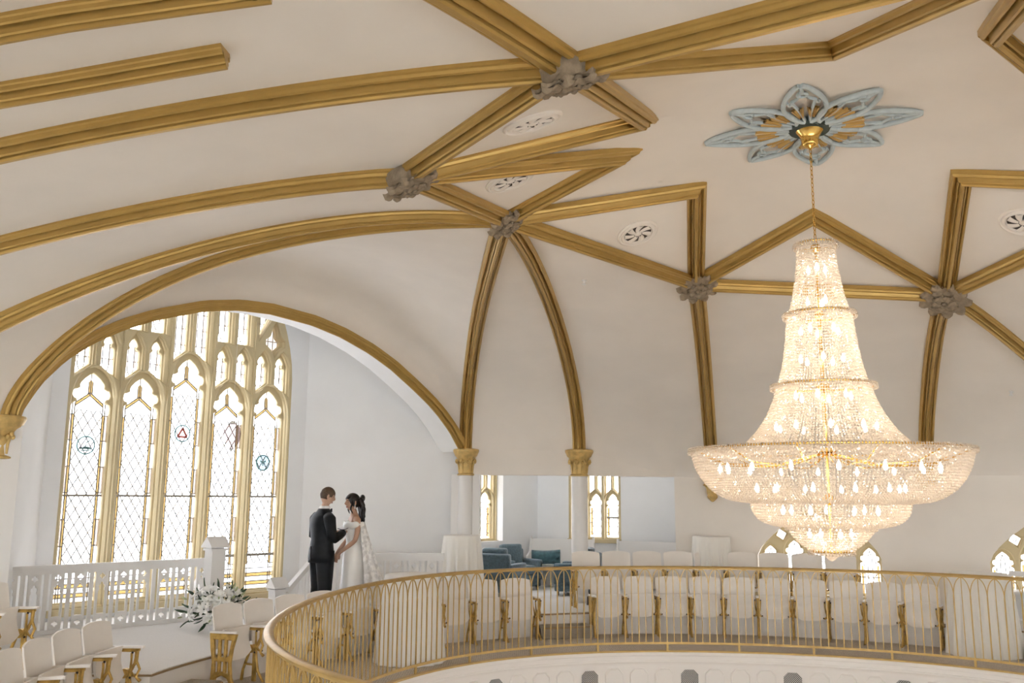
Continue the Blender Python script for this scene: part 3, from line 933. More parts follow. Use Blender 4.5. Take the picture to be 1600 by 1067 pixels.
# right wall with two low pointed windows
KP = Vector((3.116, 17.2, 0)); KDIR = Vector((8.35 - 3.116, 14.8 - 17.2, 0)).normalized()
MR = plane_frame(KP, KDIR)
a3, _ = along(KP, KDIR, 1183, 870); b3, _ = along(KP, KDIR, 1378, 870); a4, _ = along(KP, KDIR, 1545, 870)
ZSW = 0.55
def arch_out(u0, u1, off=0.0):
    c = (u0 + u1) / 2; hw = (u1 - u0) / 2 + off
    h = [(hw, ZSW - off)]
    for i in range(9):
        a = i / 8
        h.append((hw * (1 - a ** 1.35), 1.20 + (0.92 + off) * a ** 0.92))
    return mirror(h, c)
def low_window(n, u0, u1, label):
    W = struct(empty('window_%d' % n, mw=MR @ Matrix.Translation((0, 0, -0.24))), label)
    nl = 5; p = (u1 - u0) / nl; A_, B_, G_ = [], [], []
    zsp = [1.12, 1.22, 1.36, 1.22, 1.12]
    for i in range(nl):
        cx = u0 + p * (i + 0.5); wd = p * 0.5 - 0.05
        pl = cusped(cx, wd, ZSW + 0.05, zsp[i], zsp[i] + 0.24); A_.append(pl); B_.append(pointed(cx, wd + 0.018, ZSW + 0.04, zsp[i] - 0.02, zsp[i] + 0.29)); G_.append((pl, True, cx, wd, zsp[i]))
    for i, (dx, dz) in enumerate(((-1.52 * p, 1.57), (1.52 * p, 1.57), (-0.82 * p, 1.74), (0.82 * p, 1.74), (0, 1.86))):
        cx = (u0 + u1) / 2 + dx; s_ = 0.095; sk = 0.35 * (1 if dx < 0 else (-1 if dx > 0 else 0))
        pl = [(cx - s_ * 0.9, dz - s_ * 0.2), (cx + s_ * 0.3 * (1 if dx <= 0 else -1), dz - s_), (cx + s_ * 0.9, dz + s_ * 0.2), (cx - s_ * 0.3 * (1 if dx <= 0 else -1), dz + s_)]
        A_.append(pl); B_.append(grow(pl, 0.025)); G_.append((pl, False, cx, s_, dz))
    link('tracery', plate_mesh('tracery', [arch_out(u0, u1, -0.01)] + A_, 0.08, 0.01), STONE, W, Matrix.Translation((0, 0, 0.02)))
    link('moulding', plate_mesh('moulding', [arch_out(u0, u1)] + B_, 0.07, 0.016), STONE, W, Matrix.Translation((0, 0, 0.09)))
    for pl, main, cx, wd, zz in G_:
        g = pane(W, grow(pl, 0.01), GLASS)
        if main:
            leads(g, [(cx - wd * 0.6, ZSW, cx - wd * 0.6, zz + 0.03), (cx + wd * 0.6, ZSW, cx + wd * 0.6, zz + 0.03), (cx - wd * 0.3, ZSW, cx - wd * 0.2, zz + 0.1), (cx + wd * 0.3, ZSW, cx + wd * 0.2, zz + 0.1), (cx - wd * 0.2, zz + 0.1, cx, zz + 0.2), (cx + wd * 0.2, zz + 0.1, cx, zz + 0.2), (cx - wd, zz - 0.25, cx + wd, zz - 0.25), (cx - wd, ZSW + 0.2, cx + wd, ZSW + 0.2)], 0.015, 0.003)
            for s_ in (-1, 1): border_piece(g, cx + s_ * wd * 0.8, (ZSW + zz) / 2, wd * 0.22, zz - ZSW - 0.1, AMBER, 0.001)
        else:
            ro = [(cx + 0.035 * math.cos(a), zz + 0.035 * math.sin(a)) for a in (0, PI / 2, PI, 1.5 * PI)]
            leads(g, [(*ro[k], *ro[(k + 1) % 4]) for k in range(4)], 0.015, 0.003)
    b = MB(); b.box(((u0 + u1) / 2, ZSW - 0.04, 0.12), (u1 - u0 + 0.1, 0.09, 0.36)); b.build('sill', STONE, W)
w4 = (a4, a4 + (b3 - a3))
rw = plate_mesh('wall_right', [[(-0.02, 0.2), (7.9, 0.2), (7.9, 2.7), (-0.02, 2.7)], arch_out(a3, b3, -0.01), arch_out(*w4, -0.01)], 0.3)
struct(link('wall_right', rw, VAULT, None, MR @ Matrix.Translation((0, 0, -0.152))), 'white wall with two low pointed windows')
low_window(4, a3, b3, 'low pointed gothic window behind the foot of the chandelier')
low_window(5, *w4, 'low pointed gothic window at the right edge')
e1 = KP + KDIR * 7.85
wall('wall_right', [(e1.x, e1.y), (10.6, 7.5), (10.6, -4.2)], -0.2, 3.2, WALL, 0.2, 'white wall beyond the right edge')
# ================================================================ COLUMNS, CORBELS
def capital(parent, top, bot, r, full=True):
    """gold capital between heights bot and top: necking, leafy bell, abacus"""
    H = top - bot
    b = MB(); b.lathe([(r * 1.0, bot), (r * 1.18, bot + 0.01), (r * 1.18, bot + 0.05 * H), (r * 1.0, bot + 0.09 * H), (r * 0.98, bot + 0.3 * H), (r * 1.05, bot + 0.5 * H), (r * 1.3, bot + 0.68 * H), (r * 1.4, bot + 0.72 * H)], 28)
    b.build('bell', GOLDC, parent, 40)
    b = MB(); b.lathe([(r * 1.35, bot + 0.70 * H), (r * 1.5, bot + 0.74 * H), (r * 1.62, bot + 0.82 * H), (r * 1.72, bot + 0.88 * H), (r * 1.78, bot + 0.93 * H), (r * 1.72, bot + 0.98 * H), (r * 1.3, top), (r * 0.4, top + 0.01)], 28)
    b.build('abacus', GOLDC, parent, 40)
    for k in range(8):
        a = 2 * PI * (k + 0.5) / 8
        b = MB()
        c = Vector((math.cos(a), math.sin(a), 0)); tg = Vector((-math.sin(a), math.cos(a), 0))
        for j in range(3):                       # curled leaf cluster
            off = tg * (j - 1) * r * 0.2
            b.ball(c * r * (1.36 - 0.1 * abs(j - 1)) + off + Vector((0, 0, bot + H * (0.56 - 0.06 * abs(j - 1)))), (r * 0.17, r * 0.17, r * 0.2), 8, 6)
        b.tube([c * r * 1.0 + Vector((0, 0, bot + 0.12 * H)), c * r * 1.04 + Vector((0, 0, bot + 0.35 * H)), c * r * 1.2 + Vector((0, 0, bot + 0.5 * H)), c * r * 1.42 + Vector((0, 0, bot + 0.60 * H)), c * r * 1.5 + Vector((0, 0, bot + 0.5 * H))], [r * 0.09, r * 0.12, r * 0.13, r * 0.12, r * 0.08], 7)
        b.build('leaf', GOLDC, parent, 60)
def mkcol(name, x, y, r, label, base=True):
    c = tag(empty(name, (x, y, 0)), label, 'column')
    b = MB(); b.lathe([(r * 1.25, PZ), (r * 1.25, PZ + 0.06), (r * 1.1, PZ + 0.1), (r, PZ + 0.16), (r, 2.6)], 32); b.build('shaft', TRIMW, c, 40)
    capital(c, 3.07, 2.58, r)
    return c
mkcol('column', 1.252, 16.6, 0.148, 'round white column with gold leafy capital in front of the recess')
pier = tag(empty('pier', (-0.83, 16.6, 0)), 'square white pier with gold capital right of the couple', 'column')
b = MB(); b.box((0.0, 0.22, 1.48), (0.52, 0.5, 2.25)); b.build('shaft', TRIMW, pier)
b = MB(); b.lathe([(0.13, PZ), (0.13, 2.6)], 24, (0.0, -0.02, 0)); b.build('half_shaft', TRIMW, pier, 40)
capital(pier, 3.07, 2.58, 0.135)
lp = tag(empty('pier', (-6.10, 10.70, 0)), 'white pier with large gold capital at the left edge', 'column')
b = MB(); b.lathe([(0.15, PZ), (0.15, 2.62)], 24, (-0.02, -0.04, 0)); b.build('half_shaft', TRIMW, lp, 40)
M = Matrix.Rotation(math.atan2(UD.y, UD.x), 3, 'Z')
b = MB(); b.box((-0.02, 0.12, 1.65), (0.26, 0.5, 2.7), M); b.build('shaft', TRIMW, lp)
capital(lp, 3.12, 2.60, 0.16)
def corbel(f, label):
    c = tag(empty('corbel', (f.x - 0.02, f.y - 0.06, 0)), label, 'corbel', 'gold wall corbels')
    z = f.z + 0.02
    b = MB(); b.lathe([(0.19, z), (0.2, z - 0.03), (0.17, z - 0.06), (0.15, z - 0.1), (0.13, z - 0.12)], 24); b.build('abacus', GOLDC, c, 40)
    b = MB(); b.lathe([(0.13, z - 0.11), (0.10, z - 0.17), (0.085, z - 0.24), (0.09, z - 0.33), (0.1, z - 0.35), (0.09, z - 0.38), (0.04, z - 0.43), (0.015, z - 0.45)], 20); b.build('drop', GOLDC, c, 40)
    for k in range(6):
        a = 2 * PI * k / 6
        d = Vector((math.cos(a), math.sin(a), 0))
        b = MB(); b.tube([d * 0.085 + Vector((0, 0, z - 0.32)), d * 0.095 + Vector((0, 0, z - 0.2)), d * 0.14 + Vector((0, 0, z - 0.13)), d * 0.165 + Vector((0, 0, z - 0.15))], [0.014, 0.02, 0.024, 0.018], 6); b.build('leaf', GOLDC, c, 60)
    return c
corbel(FT['R'], 'small gold wall corbel left of the chandelier bowl')
corbel(FT['S'], 'small gold wall corbel hidden behind the chandelier bowl')

# ================================================================ CARVED BOSSES
def boss_mesh():
    b1 = MB(); b1.lathe([(0.19, 0.04), (0.20, 0.0), (0.195, -0.11), (0.17, -0.135), (0.09, -0.14)], 20)
    b2 = MB()                                         # one curled leaf along +x
    def leaf(u, v):
        x = 0.06 + 0.21 * u
        wd = 0.085 * math.sin(PI * min(1, u * 0.92 + 0.1)) ** 0.7 * (1 + 0.18 * math.sin(u * 16))
        y = (v - 0.5) * 2 * wd
        z = -0.125 - 0.03 * math.sin(PI * u) + 0.012 * math.sin(u * 13) - 0.02 * u * u + 0.03 * (2 * abs(v - 0.5)) ** 2
        return Vector((x, y, z))
    b2.grid(leaf, 9, 5)
    n = len(b2.v)
    b2.add([(x, y, z + 0.03) for x, y, z in b2.v[:n]], [tuple(reversed(f)) for f in b2.f[:]])
    b3 = MB()
    def leaf2(u, v):
        x = 0.02 + 0.12 * u
        wd = 0.05 * math.sin(PI * min(1, u * 0.9 + 0.1)) ** 0.7
        y = (v - 0.5) * 2 * wd
        return Vector((x, y, -0.15 - 0.032 * math.sin(PI * u * 0.9) - 0.012 * math.sin(u * 9) + 0.02 * (2 * abs(v - 0.5)) ** 2))
    b3.grid(leaf2, 6, 4)
    b4 = MB(); b4.ball((0, 0, -0.165), (0.03, 0.03, 0.022), 10, 6)
    for k in range(6): b4.ball((0.04 * math.cos(k * PI / 3), 0.04 * math.sin(k * PI / 3), -0.16), 0.014, 6, 4)
    return b1.me('block', 40), b2.me('leaf', 60), b3.me('inner_leaf', 60), b4.me('bud', 60)
BM_ = boss_mesh()
BL = {'A': 'nearest and largest carved grey foliage boss, at the top of the photo', 'B': 'carved grey foliage boss left of the other ones', 'C': 'carved grey foliage boss where ribs meet above the pier', 'D': 'carved grey foliage boss left of the chandelier', 'E': 'carved grey foliage boss right of the chandelier'}
BS = {'A': 1.0, 'B': 0.98, 'C': 0.92, 'D': 1.06, 'E': 1.2}
for k, lab in BL.items():
    p = BP[k]
    nrm = Vector((2 * KD * (p.x - MX), 2 * KD * (p.y - MY), 1)).normalized()
    if k in 'CDE': nrm = (nrm + Vector((p.x - MX, p.y - MY, 0)).normalized() * 0.12).normalized()
    q = Vector((0, 0, 1)).rotation_difference(nrm).to_matrix().to_4x4()
    o = tag(empty('ceiling_boss', mw=Matrix.Translation(p - nrm * 0.01) @ q @ Matrix.Rotation(0.3, 4, 'Z') @ Matrix.Scale(BS[k], 4)), lab, 'boss', 'carved bosses of the ceiling')
    link('block', BM_[0], BOSS, o)
    for j in range(9): link('leaf', BM_[1], BOSS, o, Matrix.Rotation(2 * PI * j / 9, 4, 'Z'))
    for j in range(7): link('inner_leaf', BM_[2], BOSS, o, Matrix.Rotation(2 * PI * j / 7 + 0.2, 4, 'Z'))
    link('bud', BM_[3], BOSS, o)

# ================================================================ CEILING VENT ROUNDELS
v1 = MB(); v1.lathe([(0.255, 0.02), (0.255, -0.01), (0.235, -0.022), (0.215, -0.012), (0.205, -0.024), (0.18, -0.026), (0.17, -0.012), (0.165, 0.01)], 36, cap=False)
v2 = MB(); v2.lathe([(0.175, 0.0), (0.175, -0.003)], 30)
v3 = MB()
def vp(u, v):
    a = -0.40 + 0.80 * u; r = 0.050 + 0.118 * v
    return Vector((r * math.cos(a * (1 - 0.35 * v) + 0.35 * v), r * math.sin(a * (1 - 0.35 * v) + 0.35 * v), -0.012 - 0.012 * math.sin(PI * u)))
v3.grid(vp, 5, 4)
v4 = MB(); v4.lathe([(0.045, 0.0), (0.045, -0.016), (0.02, -0.026), (0.004, -0.028)], 16)
VM = (v1.me('rim', 40), v2.me('opening'), v3.me('petal', 60), v4.me('hub', 40))
for (x, y), lab in (((0.154, 6.892), 'flattened round plaster vent beside the nearest boss'), ((-0.031, 8.484), 'round plaster vent inside the narrow rib triangle'), ((1.52, 10.515), 'round plaster vent above the boss left of the chandelier'), ((5.671, 9.564), 'round plaster vent cut by the right edge'), ((1.847, 4.913), 'round plaster vent cut by the top edge')):
    bst = None
    for k in SP:
        p_, q_, s_ = BP[k[0]], BP[k[1]], SP[k]
        nr_ = (q_ - p_).cross(s_ - p_).normalized()
        if nr_.z < 0: nr_ = -nr_
        z_ = p_.z - ((x - p_.x) * nr_.x + (y - p_.y) * nr_.y) / nr_.z
        dd = (Vector((x, y, z_)) - (p_ + q_ + s_) / 3).length
        if bst is None or dd < bst[0]: bst = (dd, Vector((x, y, z_)), nr_)
    p, nrm = bst[1], bst[2]
    q = Vector((0, 0, 1)).rotation_difference(nrm).to_matrix().to_4x4()
    o = tag(empty('ceiling_vent', mw=Matrix.Translation(p - nrm * 0.004) @ q), lab, 'vent', 'round ceiling vents')
    link('rim', VM[0], VAULT, o); link('opening', VM[1], DARK, o)
    for j in range(7): link('petal', VM[2], VAULT, o, Matrix.Rotation(2 * PI * j / 7, 4, 'Z'))
    link('hub', VM[3], VAULT, o)
# sprinkler heads
for x, y, ra, rb, lab in ((913, 438, 'CQ', 'DR', 'tiny sprinkler head on the cove above the round column'), (1580, 612, 'ES', 'ET', 'tiny sprinkler head on the cove at the right edge')):
    d = (_F + _R * ((x - 800) / FPX) - _U * ((y - 533.5) / FPX)).normalized()
    best = None
    for o in [o for o in COL.objects if o.name.startswith('ceiling') and o.type == 'MESH' and o.get('kind') == 'structure']:
        ok, loc, nor, _ = o.ray_cast(Vector((0, 0, CAMZ)), d)
        if ok and (best is None or loc.length < best[0].length): best = (loc, nor)
    if best:
        nn = best[1] if best[1].dot(INNER - best[0]) > 0 else -best[1]
        q = Vector((0, 0, 1)).rotation_difference(nn).to_matrix().to_4x4()
        b = MB(); b.lathe([(0.035, -0.005), (0.035, 0.008), (0.012, 0.012), (0.012, 0.05), (0.03, 0.055), (0.03, 0.06)], 12)
        tag(b.build('sprinkler_head', TRIMW, None, 40, Matrix.Translation(best[0]) @ q), lab, 'sprinkler')

# ================================================================ CEILING MEDALLION
med = tag(empty('ceiling_medallion', (MX, MY, MZ - 0.075)), 'pale blue openwork flower medallion with gold leaves above the chandelier', 'medallion')
def arcpts(f, n=18): return [f(i / n) for i in range(n + 1)]
def petal_mesh(L):
    b = MB()
    def outl(sg, k=1.0, x0=0.17, x1=L):
        def f(u):
            x = lerp(x0, x1, u)
            y = sg * k * 0.20 * (math.sin(PI * min(1, u ** 0.9)) ** 0.75 * (1 - 0.18 * u) if 0 < u < 1 else 0)
            return (x, y + sg * 0.008, 0)
        return arcpts(f)
    for sg in (-1, 1):
        b.tube(outl(sg), 0.023, 7, 1.2)
        b.tube(arcpts(lambda u: (lerp(0.2, L * 0.66, u), sg * (0.025 + 0.085 * u ** 1.5), 0.004), 8), 0.017, 6)
        b.tube(arcpts(lambda u: (L * 0.66 + 0.10 * L * u, sg * (0.11 - 0.075 * math.sin(PI * u / 2)), 0.004), 8), 0.016, 6)
        b.tube(arcpts(lambda u: (L * 0.66 - 0.07 * math.sin(PI * u), sg * (0.11 + 0.035 * u), 0.004), 6), 0.014, 6)
    ring = [(L * 0.79 + 0.042 * math.cos(2 * PI * k / 14), 0.042 * math.sin(2 * PI * k / 14), 0.004) for k in range(14)]
    b.tube(ring, 0.016, 6, closed=True)
    b.tube([(L * 0.835, 0, 0), (L * 0.985, 0, 0)], 0.02, 6)
    return b.me('petal', 60)
PMl, PMs = petal_mesh(1.02), petal_mesh(0.93)
gl = MB()
def gleaf(u, v): 
    wd = 0.034 * (0.6 + u) * (1 + 0.22 * math.cos(v * PI * 6)) 
    return Vector((0.20 + 0.20 * u + 0.02 * math.cos((v - 0.5) * PI), (v - 0.5) * 2 * wd, -0.012 - 0.018 * abs(math.sin(v * PI * 5))))
gl.grid(gleaf, 3, 14); n_ = len(gl.v); gl.add([(x, y, z + 0.02) for x, y, z in gl.v[:n_]], [tuple(reversed(f)) for f in gl.f[:]])
GLM = gl.me('gold_leaf', 50)
for k in range(8):
    a = math.radians(22.5 + 45 * k)
    link('petal', PMl if k % 2 else PMs, MEDAL, med, Matrix.Rotation(a, 4, 'Z'))
    for s_ in (-1, 1): link('gold_leaf', GLM, MEDGOLD, med, Matrix.Rotation(a + s_ * 0.16, 4, 'Z') @ Matrix.Translation((0.10, 0, 0.015)))
b = MB(); b.lathe([(0.2, 0.05), (0.21, 0.0), (0.19, -0.03), (0.12, -0.03)], 24); b.build('hub', mat('dark_green_plaster', (0.05, 0.07, 0.06), 0.7), med, 40)

# ================================================================ CHANDELIER
CH = tag(empty('chandelier', (MX, MY, 0)), 'huge tiered crystal bead chandelier with lit bulbs', 'chandelier')
b = MB(); b.lathe([(0.05, 5.87), (0.17, 5.868), (0.175, 5.855), (0.165, 5.84), (0.15, 5.825), (0.13, 5.79), (0.095, 5.745), (0.082, 5.70), (0.08, 5.66), (0.065, 5.635), (0.03, 5.625), (0.01, 5.60)], 32)
b.build('canopy', BRASS, CH, 50)
lk = MB(); lk.tube([(0.011 * math.cos(2 * PI * k / 12), 0, 0.026 * math.sin(2 * PI * k / 12)) for k in range(12)], 0.0042, 6, closed=True)
LK = lk.me('chain_link', 60)
NL = 22
for k in range(NL):
    link('chain_link', LK, BRASS, CH, Matrix.Translation((0, 0, 5.585 - k * (5.585 - 4.67) / (NL - 1))) @ Matrix.Rotation(PI / 2 * (k % 2) + 0.3, 4, 'Z'))
b = MB(); b.tube([(0, 0, 4.68), (0, 0, 1.72)], 0.016, 10)
for z, r in ((4.6, 0.05), (3.94, 0.05), (3.25, 0.06), (2.65, 0.09), (2.2, 0.06)): b.lathe([(0.016, z + 0.05), (r, z + 0.015), (r, z - 0.015), (0.016, z - 0.05)], 14)
b.build('stem', BRASS, CH, 40)
CRYS = bpy.data.materials.new('crystal_beads'); CRYS.use_nodes = True
nt = CRYS.node_tree; nt.nodes.clear()
o_ = nt.nodes.new('ShaderNodeOutputMaterial')
tl = nt.nodes.new('ShaderNodeBsdfTranslucent'); tl.inputs[0].default_value = (1.0, 0.93, 0.84, 1)
tp = nt.nodes.new('ShaderNodeBsdfTransparent'); tp.inputs[0].default_value = (1.0, 0.97, 0.93, 1)
gs = nt.nodes.new('ShaderNodeBsdfGlossy'); gs.inputs[0].default_value = (1, 0.97, 0.93, 1); gs.inputs['Roughness'].default_value = 0.12
df = nt.nodes.new('ShaderNodeBsdfDiffuse'); df.inputs[0].default_value = (0.95, 0.9, 0.84, 1)
m1 = nt.nodes.new('ShaderNodeMixShader'); m1.inputs[0].default_value = 0.30
m2 = nt.nodes.new('ShaderNodeMixShader'); m2.inputs[0].default_value = 0.24
m3 = nt.nodes.new('ShaderNodeMixShader'); m3.inputs[0].default_value = 0.22
nt.links.new(tl.outputs[0], m1.inputs[1]); nt.links.new(df.outputs[0], m1.inputs[2])
nt.links.new(m1.outputs[0], m2.inputs[1]); nt.links.new(tp.outputs[0], m2.inputs[2])
nt.links.new(m2.outputs[0], m3.inputs[1]); nt.links.new(gs.outputs[0], m3.inputs[2])
nt.links.new(m3.outputs[0], o_.inputs[0])
OCT = np.array([(1, 0, 0), (0, 1, 0), (-1, 0, 0), (0, -1, 0), (0, 0, 1.12), (0, 0, -1.12)], float)
OCF = np.array([(0, 1, 4), (1, 2, 4), (2, 3, 4), (3, 0, 4), (1, 0, 5), (2, 1, 5), (3, 2, 5), (0, 3, 5)])
def beads(prof, N, step, parent, name='bead_strands', rb=0.0125, twist=0.0):
    P_ = [Vector((r, 0, z)) for r, z in prof]
    L = [0]
    for a, c in zip(P_, P_[1:]): L.append(L[-1] + (c - a).length)
    m = max(2, int(L[-1] / step)); pos = []
    for j in range(m + 1):
        g = L[-1] * j / m
        for i in range(len(P_) - 1):
            if g <= L[i + 1] + 1e-9:
                q = P_[i].lerp(P_[i + 1], (g - L[i]) / (L[i + 1] - L[i])); break
        rr = min(rb, 0.9 * PI * q.x / N + 0.0035)
        pos.append((q.x, q.z, rr))
    vs = []; fs = []; base = 0
    rnd = np.random.RandomState(3)
    V = []; Fc = []
    for k in range(N):
        a0 = 2 * PI * k / N
        for j, (r, z, rr) in enumerate(pos):
            a = a0 + (PI / N if (j % 2 and twist) else 0)
            jit = rnd.uniform(-0.0025, 0.0025, 3)
            th = rnd.uniform(0, 1.5); c, s_ = math.cos(th), math.sin(th)
            o = OCT * rr
            o = np.stack([o[:, 0] * c - o[:, 1] * s_, o[:, 0] * s_ + o[:, 1] * c, o[:, 2]], 1)
            V.append(o + np.array([r * math.cos(a), r * math.sin(a), z]) + jit); Fc.append(OCF + base); base += 6
    me = bpy.data.meshes.new(name)
    me.from_pydata(np.concatenate(V).tolist(), [], np.concatenate(Fc).tolist())
    o = link(name, me, CRYS, parent)
    o['kind'] = 'stuff'
    return o
def smoothp(pr, n=24):
    """Catmull-Rom through the profile points"""
    out = []
    P_ = [pr[0]] + list(pr) + [pr[-1]]
    for i in range(1, len(P_) - 2):
        for j in range(6):
            t = j / 6; p0, p1, p2, p3 = P_[i - 1], P_[i], P_[i + 1], P_[i + 2]
            out.append(tuple(0.5 * (2 * p1[k] + (p2[k] - p0[k]) * t + (2 * p0[k] - 5 * p1[k] + 4 * p2[k] - p3[k]) * t * t + (3 * p1[k] - p0[k] - 3 * p2[k] + p3[k]) * t ** 3) for k in (0, 1)))
    out.append(pr[-1]); return out
TI = [([(0.178, 4.625), (0.182, 4.46), (0.205, 4.27), (0.245, 4.06), (0.285, 3.955)], 64),
      ([(0.295, 3.925), (0.305, 3.8), (0.33, 3.6), (0.362, 3.42), (0.405, 3.275)], 92),
      ([(0.425, 3.235), (0.455, 3.12), (0.525, 2.97), (0.615, 2.83), (0.75, 2.69)], 128),
      ([(1.235, 2.645), (1.19, 2.47), (1.07, 2.30), (0.90, 2.20), (0.71, 2.175)], 236),
      ([(0.70, 2.17), (0.685, 2.09), (0.62, 2.01), (0.5, 1.965), (0.39, 1.955)], 150),
      ([(0.38, 1.95), (0.36, 1.90), (0.28, 1.81), (0.185, 1.74)], 90)]
tiers = []
for pr, N in TI:
    tiers.append(beads(smoothp(pr), N, 0.0275, CH))
# an inner garland that closes the big bowl at the top
beads(smoothp([(1.22, 2.65), (1.05, 2.60), (0.88, 2.62), (0.76, 2.68)]), 150, 0.034, CH)
for r, z, N in ((0.19, 4.63, 52), (0.32, 3.94, 84), (0.46, 3.255, 116), (1.245, 2.65, 300), (0.70, 2.18, 150), (0.38, 1.955, 84), (0.185, 1.735, 44)):
    b = MB(); b.tube([(r * math.cos(2 * PI * k / 64), r * math.sin(2 * PI * k / 64), z) for k in range(64)], 0.012, 6, closed=True); b.build('ring', BRASS, CH, 60)
    if r < 0.5 or r > 1: beads([(r + 0.015, z + 0.005), (r + 0.018, z - 0.03)], N, 0.02, CH, 'bead_fringe', 0.011)
for k in range(12):
    a = 2 * PI * k / 12
    b = MB(); d = Vector((math.cos(a), math.sin(a), 0))
    b.tube([d * 0.05 + Vector((0, 0, 2.62)), d * 0.5 + Vector((0, 0, 2.5)), d * 0.95 + Vector((0, 0, 2.52)), d * 1.235 + Vector((0, 0, 2.65))], 0.008, 6); b.build('arm', BRASS, CH, 60)
b = MB(); b.lathe([(0.19, 1.742), (0.18, 1.715), (0.10, 1.70), (0.05, 1.68), (0.035, 1.66), (0.01, 1.645)], 20); b.build('finial', CRYS, CH)
BULB = emit_mat('warm_bulb_light', (1.0, 0.87, 0.73), 22.0)
bl = MB(); bl.lathe([(0.006, -0.03), (0.016, -0.018), (0.021, 0.0), (0.017, 0.02), (0.008, 0.042), (0.002, 0.055)], 8)
BLM = bl.me('bulb', 60)
for r, z, N, ph in ((0.09, 4.38, 3, 0.2), (0.10, 4.06, 3, 0.9), (0.18, 3.78, 5, 0.1), (0.2, 3.5, 5, 0.7), (0.26, 3.15, 6, 0.0), (0.45, 2.86, 9, 0.3), (0.97, 2.47, 16, 0.15), (0.66, 2.29, 12, 0.0), (0.42, 2.09, 7, 0.4), (0.2, 1.88, 4, 0.1)):
    for k in range(N):
        a = 2 * PI * k / N + ph
        link('bulb', BLM, BULB, CH, Matrix.Translation((r * math.cos(a), r * math.sin(a), z)))

# ================================================================ BALCONY RAILING
RAILO = tag(empty('balcony_railing', (C0.x, C0.y, 0)), 'gold gothic-arch balcony railing curving round the opening', 'railing')
NB = 150
nn_ = 1440
cum = [0.0]; cp = [polar(rail_r(2 * PI * k / nn_), 2 * PI * k / nn_) for k in range(nn_ + 1)]
for a, c in zip(cp, cp[1:]): cum.append(cum[-1] + (c - a).length)
def rail_at(g):
    g = g % cum[-1]
    lo, hi = 0, nn_
    while hi - lo > 1:
        m_ = (lo + hi) // 2
        if cum[m_] <= g: lo = m_
        else: hi = m_
    p = cp[lo].lerp(cp[hi], (g - cum[lo]) / (cum[hi] - cum[lo]))
    t = (cp[(hi + 4) % nn_] - cp[(lo - 4) % nn_]).normalized()
    return p, t
PT = cum[-1] / NB
def rl(prof, name, m, sm):
    b = MB(); N = 300; rg = []
    for k in range(N):
        p, t = rail_at(cum[-1] * k / N); o = Vector((t.y, -t.x, 0))
        if o.dot(p - C0) < 0: o = -o
        rg.append([p - C0 + o * x + Vector((0, 0, z)) for x, z in prof])
    b.rings(rg, cap=False, closed=True)
    return b.build(name, m, RAILO, sm)
rl([(-0.034, 1.187), (-0.036, 1.198), (-0.026, 1.208), (0, 1.213), (0.026, 1.208), (0.036, 1.198), (0.034, 1.187), (0, 1.182)], 'handrail', GOLDR, 50)
rl([(-0.010, 1.166), (-0.010, 1.182), (0.010, 1.182), (0.010, 1.166)], 'top_channel', GOLDR, None)
rl([(-0.015, 0.100), (-0.015, 0.130), (0.015, 0.130), (0.015, 0.100)], 'bottom_rail', GOLDR, None)
b = MB(); b.box((0, 0, 0.53), (0.015, 0.015, 0.80)); BAR = b.me('bar')
b = MB(); b.box((0, 0, 0.642), (0.010, 0.010, 1.05)); THIN = b.me('thin_bar')
b = MB()
h_ = PT / 2
for sg in (-1, 1):
    pts = []
    for i in range(9):
        u = i / 8
        pts.append((sg * h_ * (1 - math.sin(u * PI / 2) ** 1.0 * 1.0) if False else sg * (h_ - h_ * (1 - math.cos(u * PI / 2.15)) / (1 - math.cos(PI / 2.15))), 0, 0.925 + 0.245 * math.sin(u * PI / 2.15) / math.sin(PI / 2.15)))
    for a, c in zip(pts, pts[1:]): b.bar(a, c, 0.011, 0.011, (0, 1, 0))
ARCHM = b.me('arch')
b = MB(); b.box((0, 0, 0.052), (0.03, 0.022, 0.105)); FOOT = b.me('foot')
for k in range(NB):
    p, t = rail_at(PT * k); ang = math.atan2(t.y, t.x)
    link('bar', BAR, GOLDR, RAILO, T(p.x - C0.x, p.y - C0.y, 0, ang))
    p2, t2 = rail_at(PT * (k + 0.5)); ang2 = math.atan2(t2.y, t2.x)
    link('thin_bar', THIN, GOLDR, RAILO, T(p2.x - C0.x, p2.y - C0.y, 0, ang2))
    link('arch', ARCHM, GOLDR, RAILO, T(p2.x - C0.x, p2.y - C0.y, 0, ang2))
    if k % 5 == 0: link('foot', FOOT, GOLDR, RAILO, T(p.x - C0.x, p.y - C0.y, 0, ang))
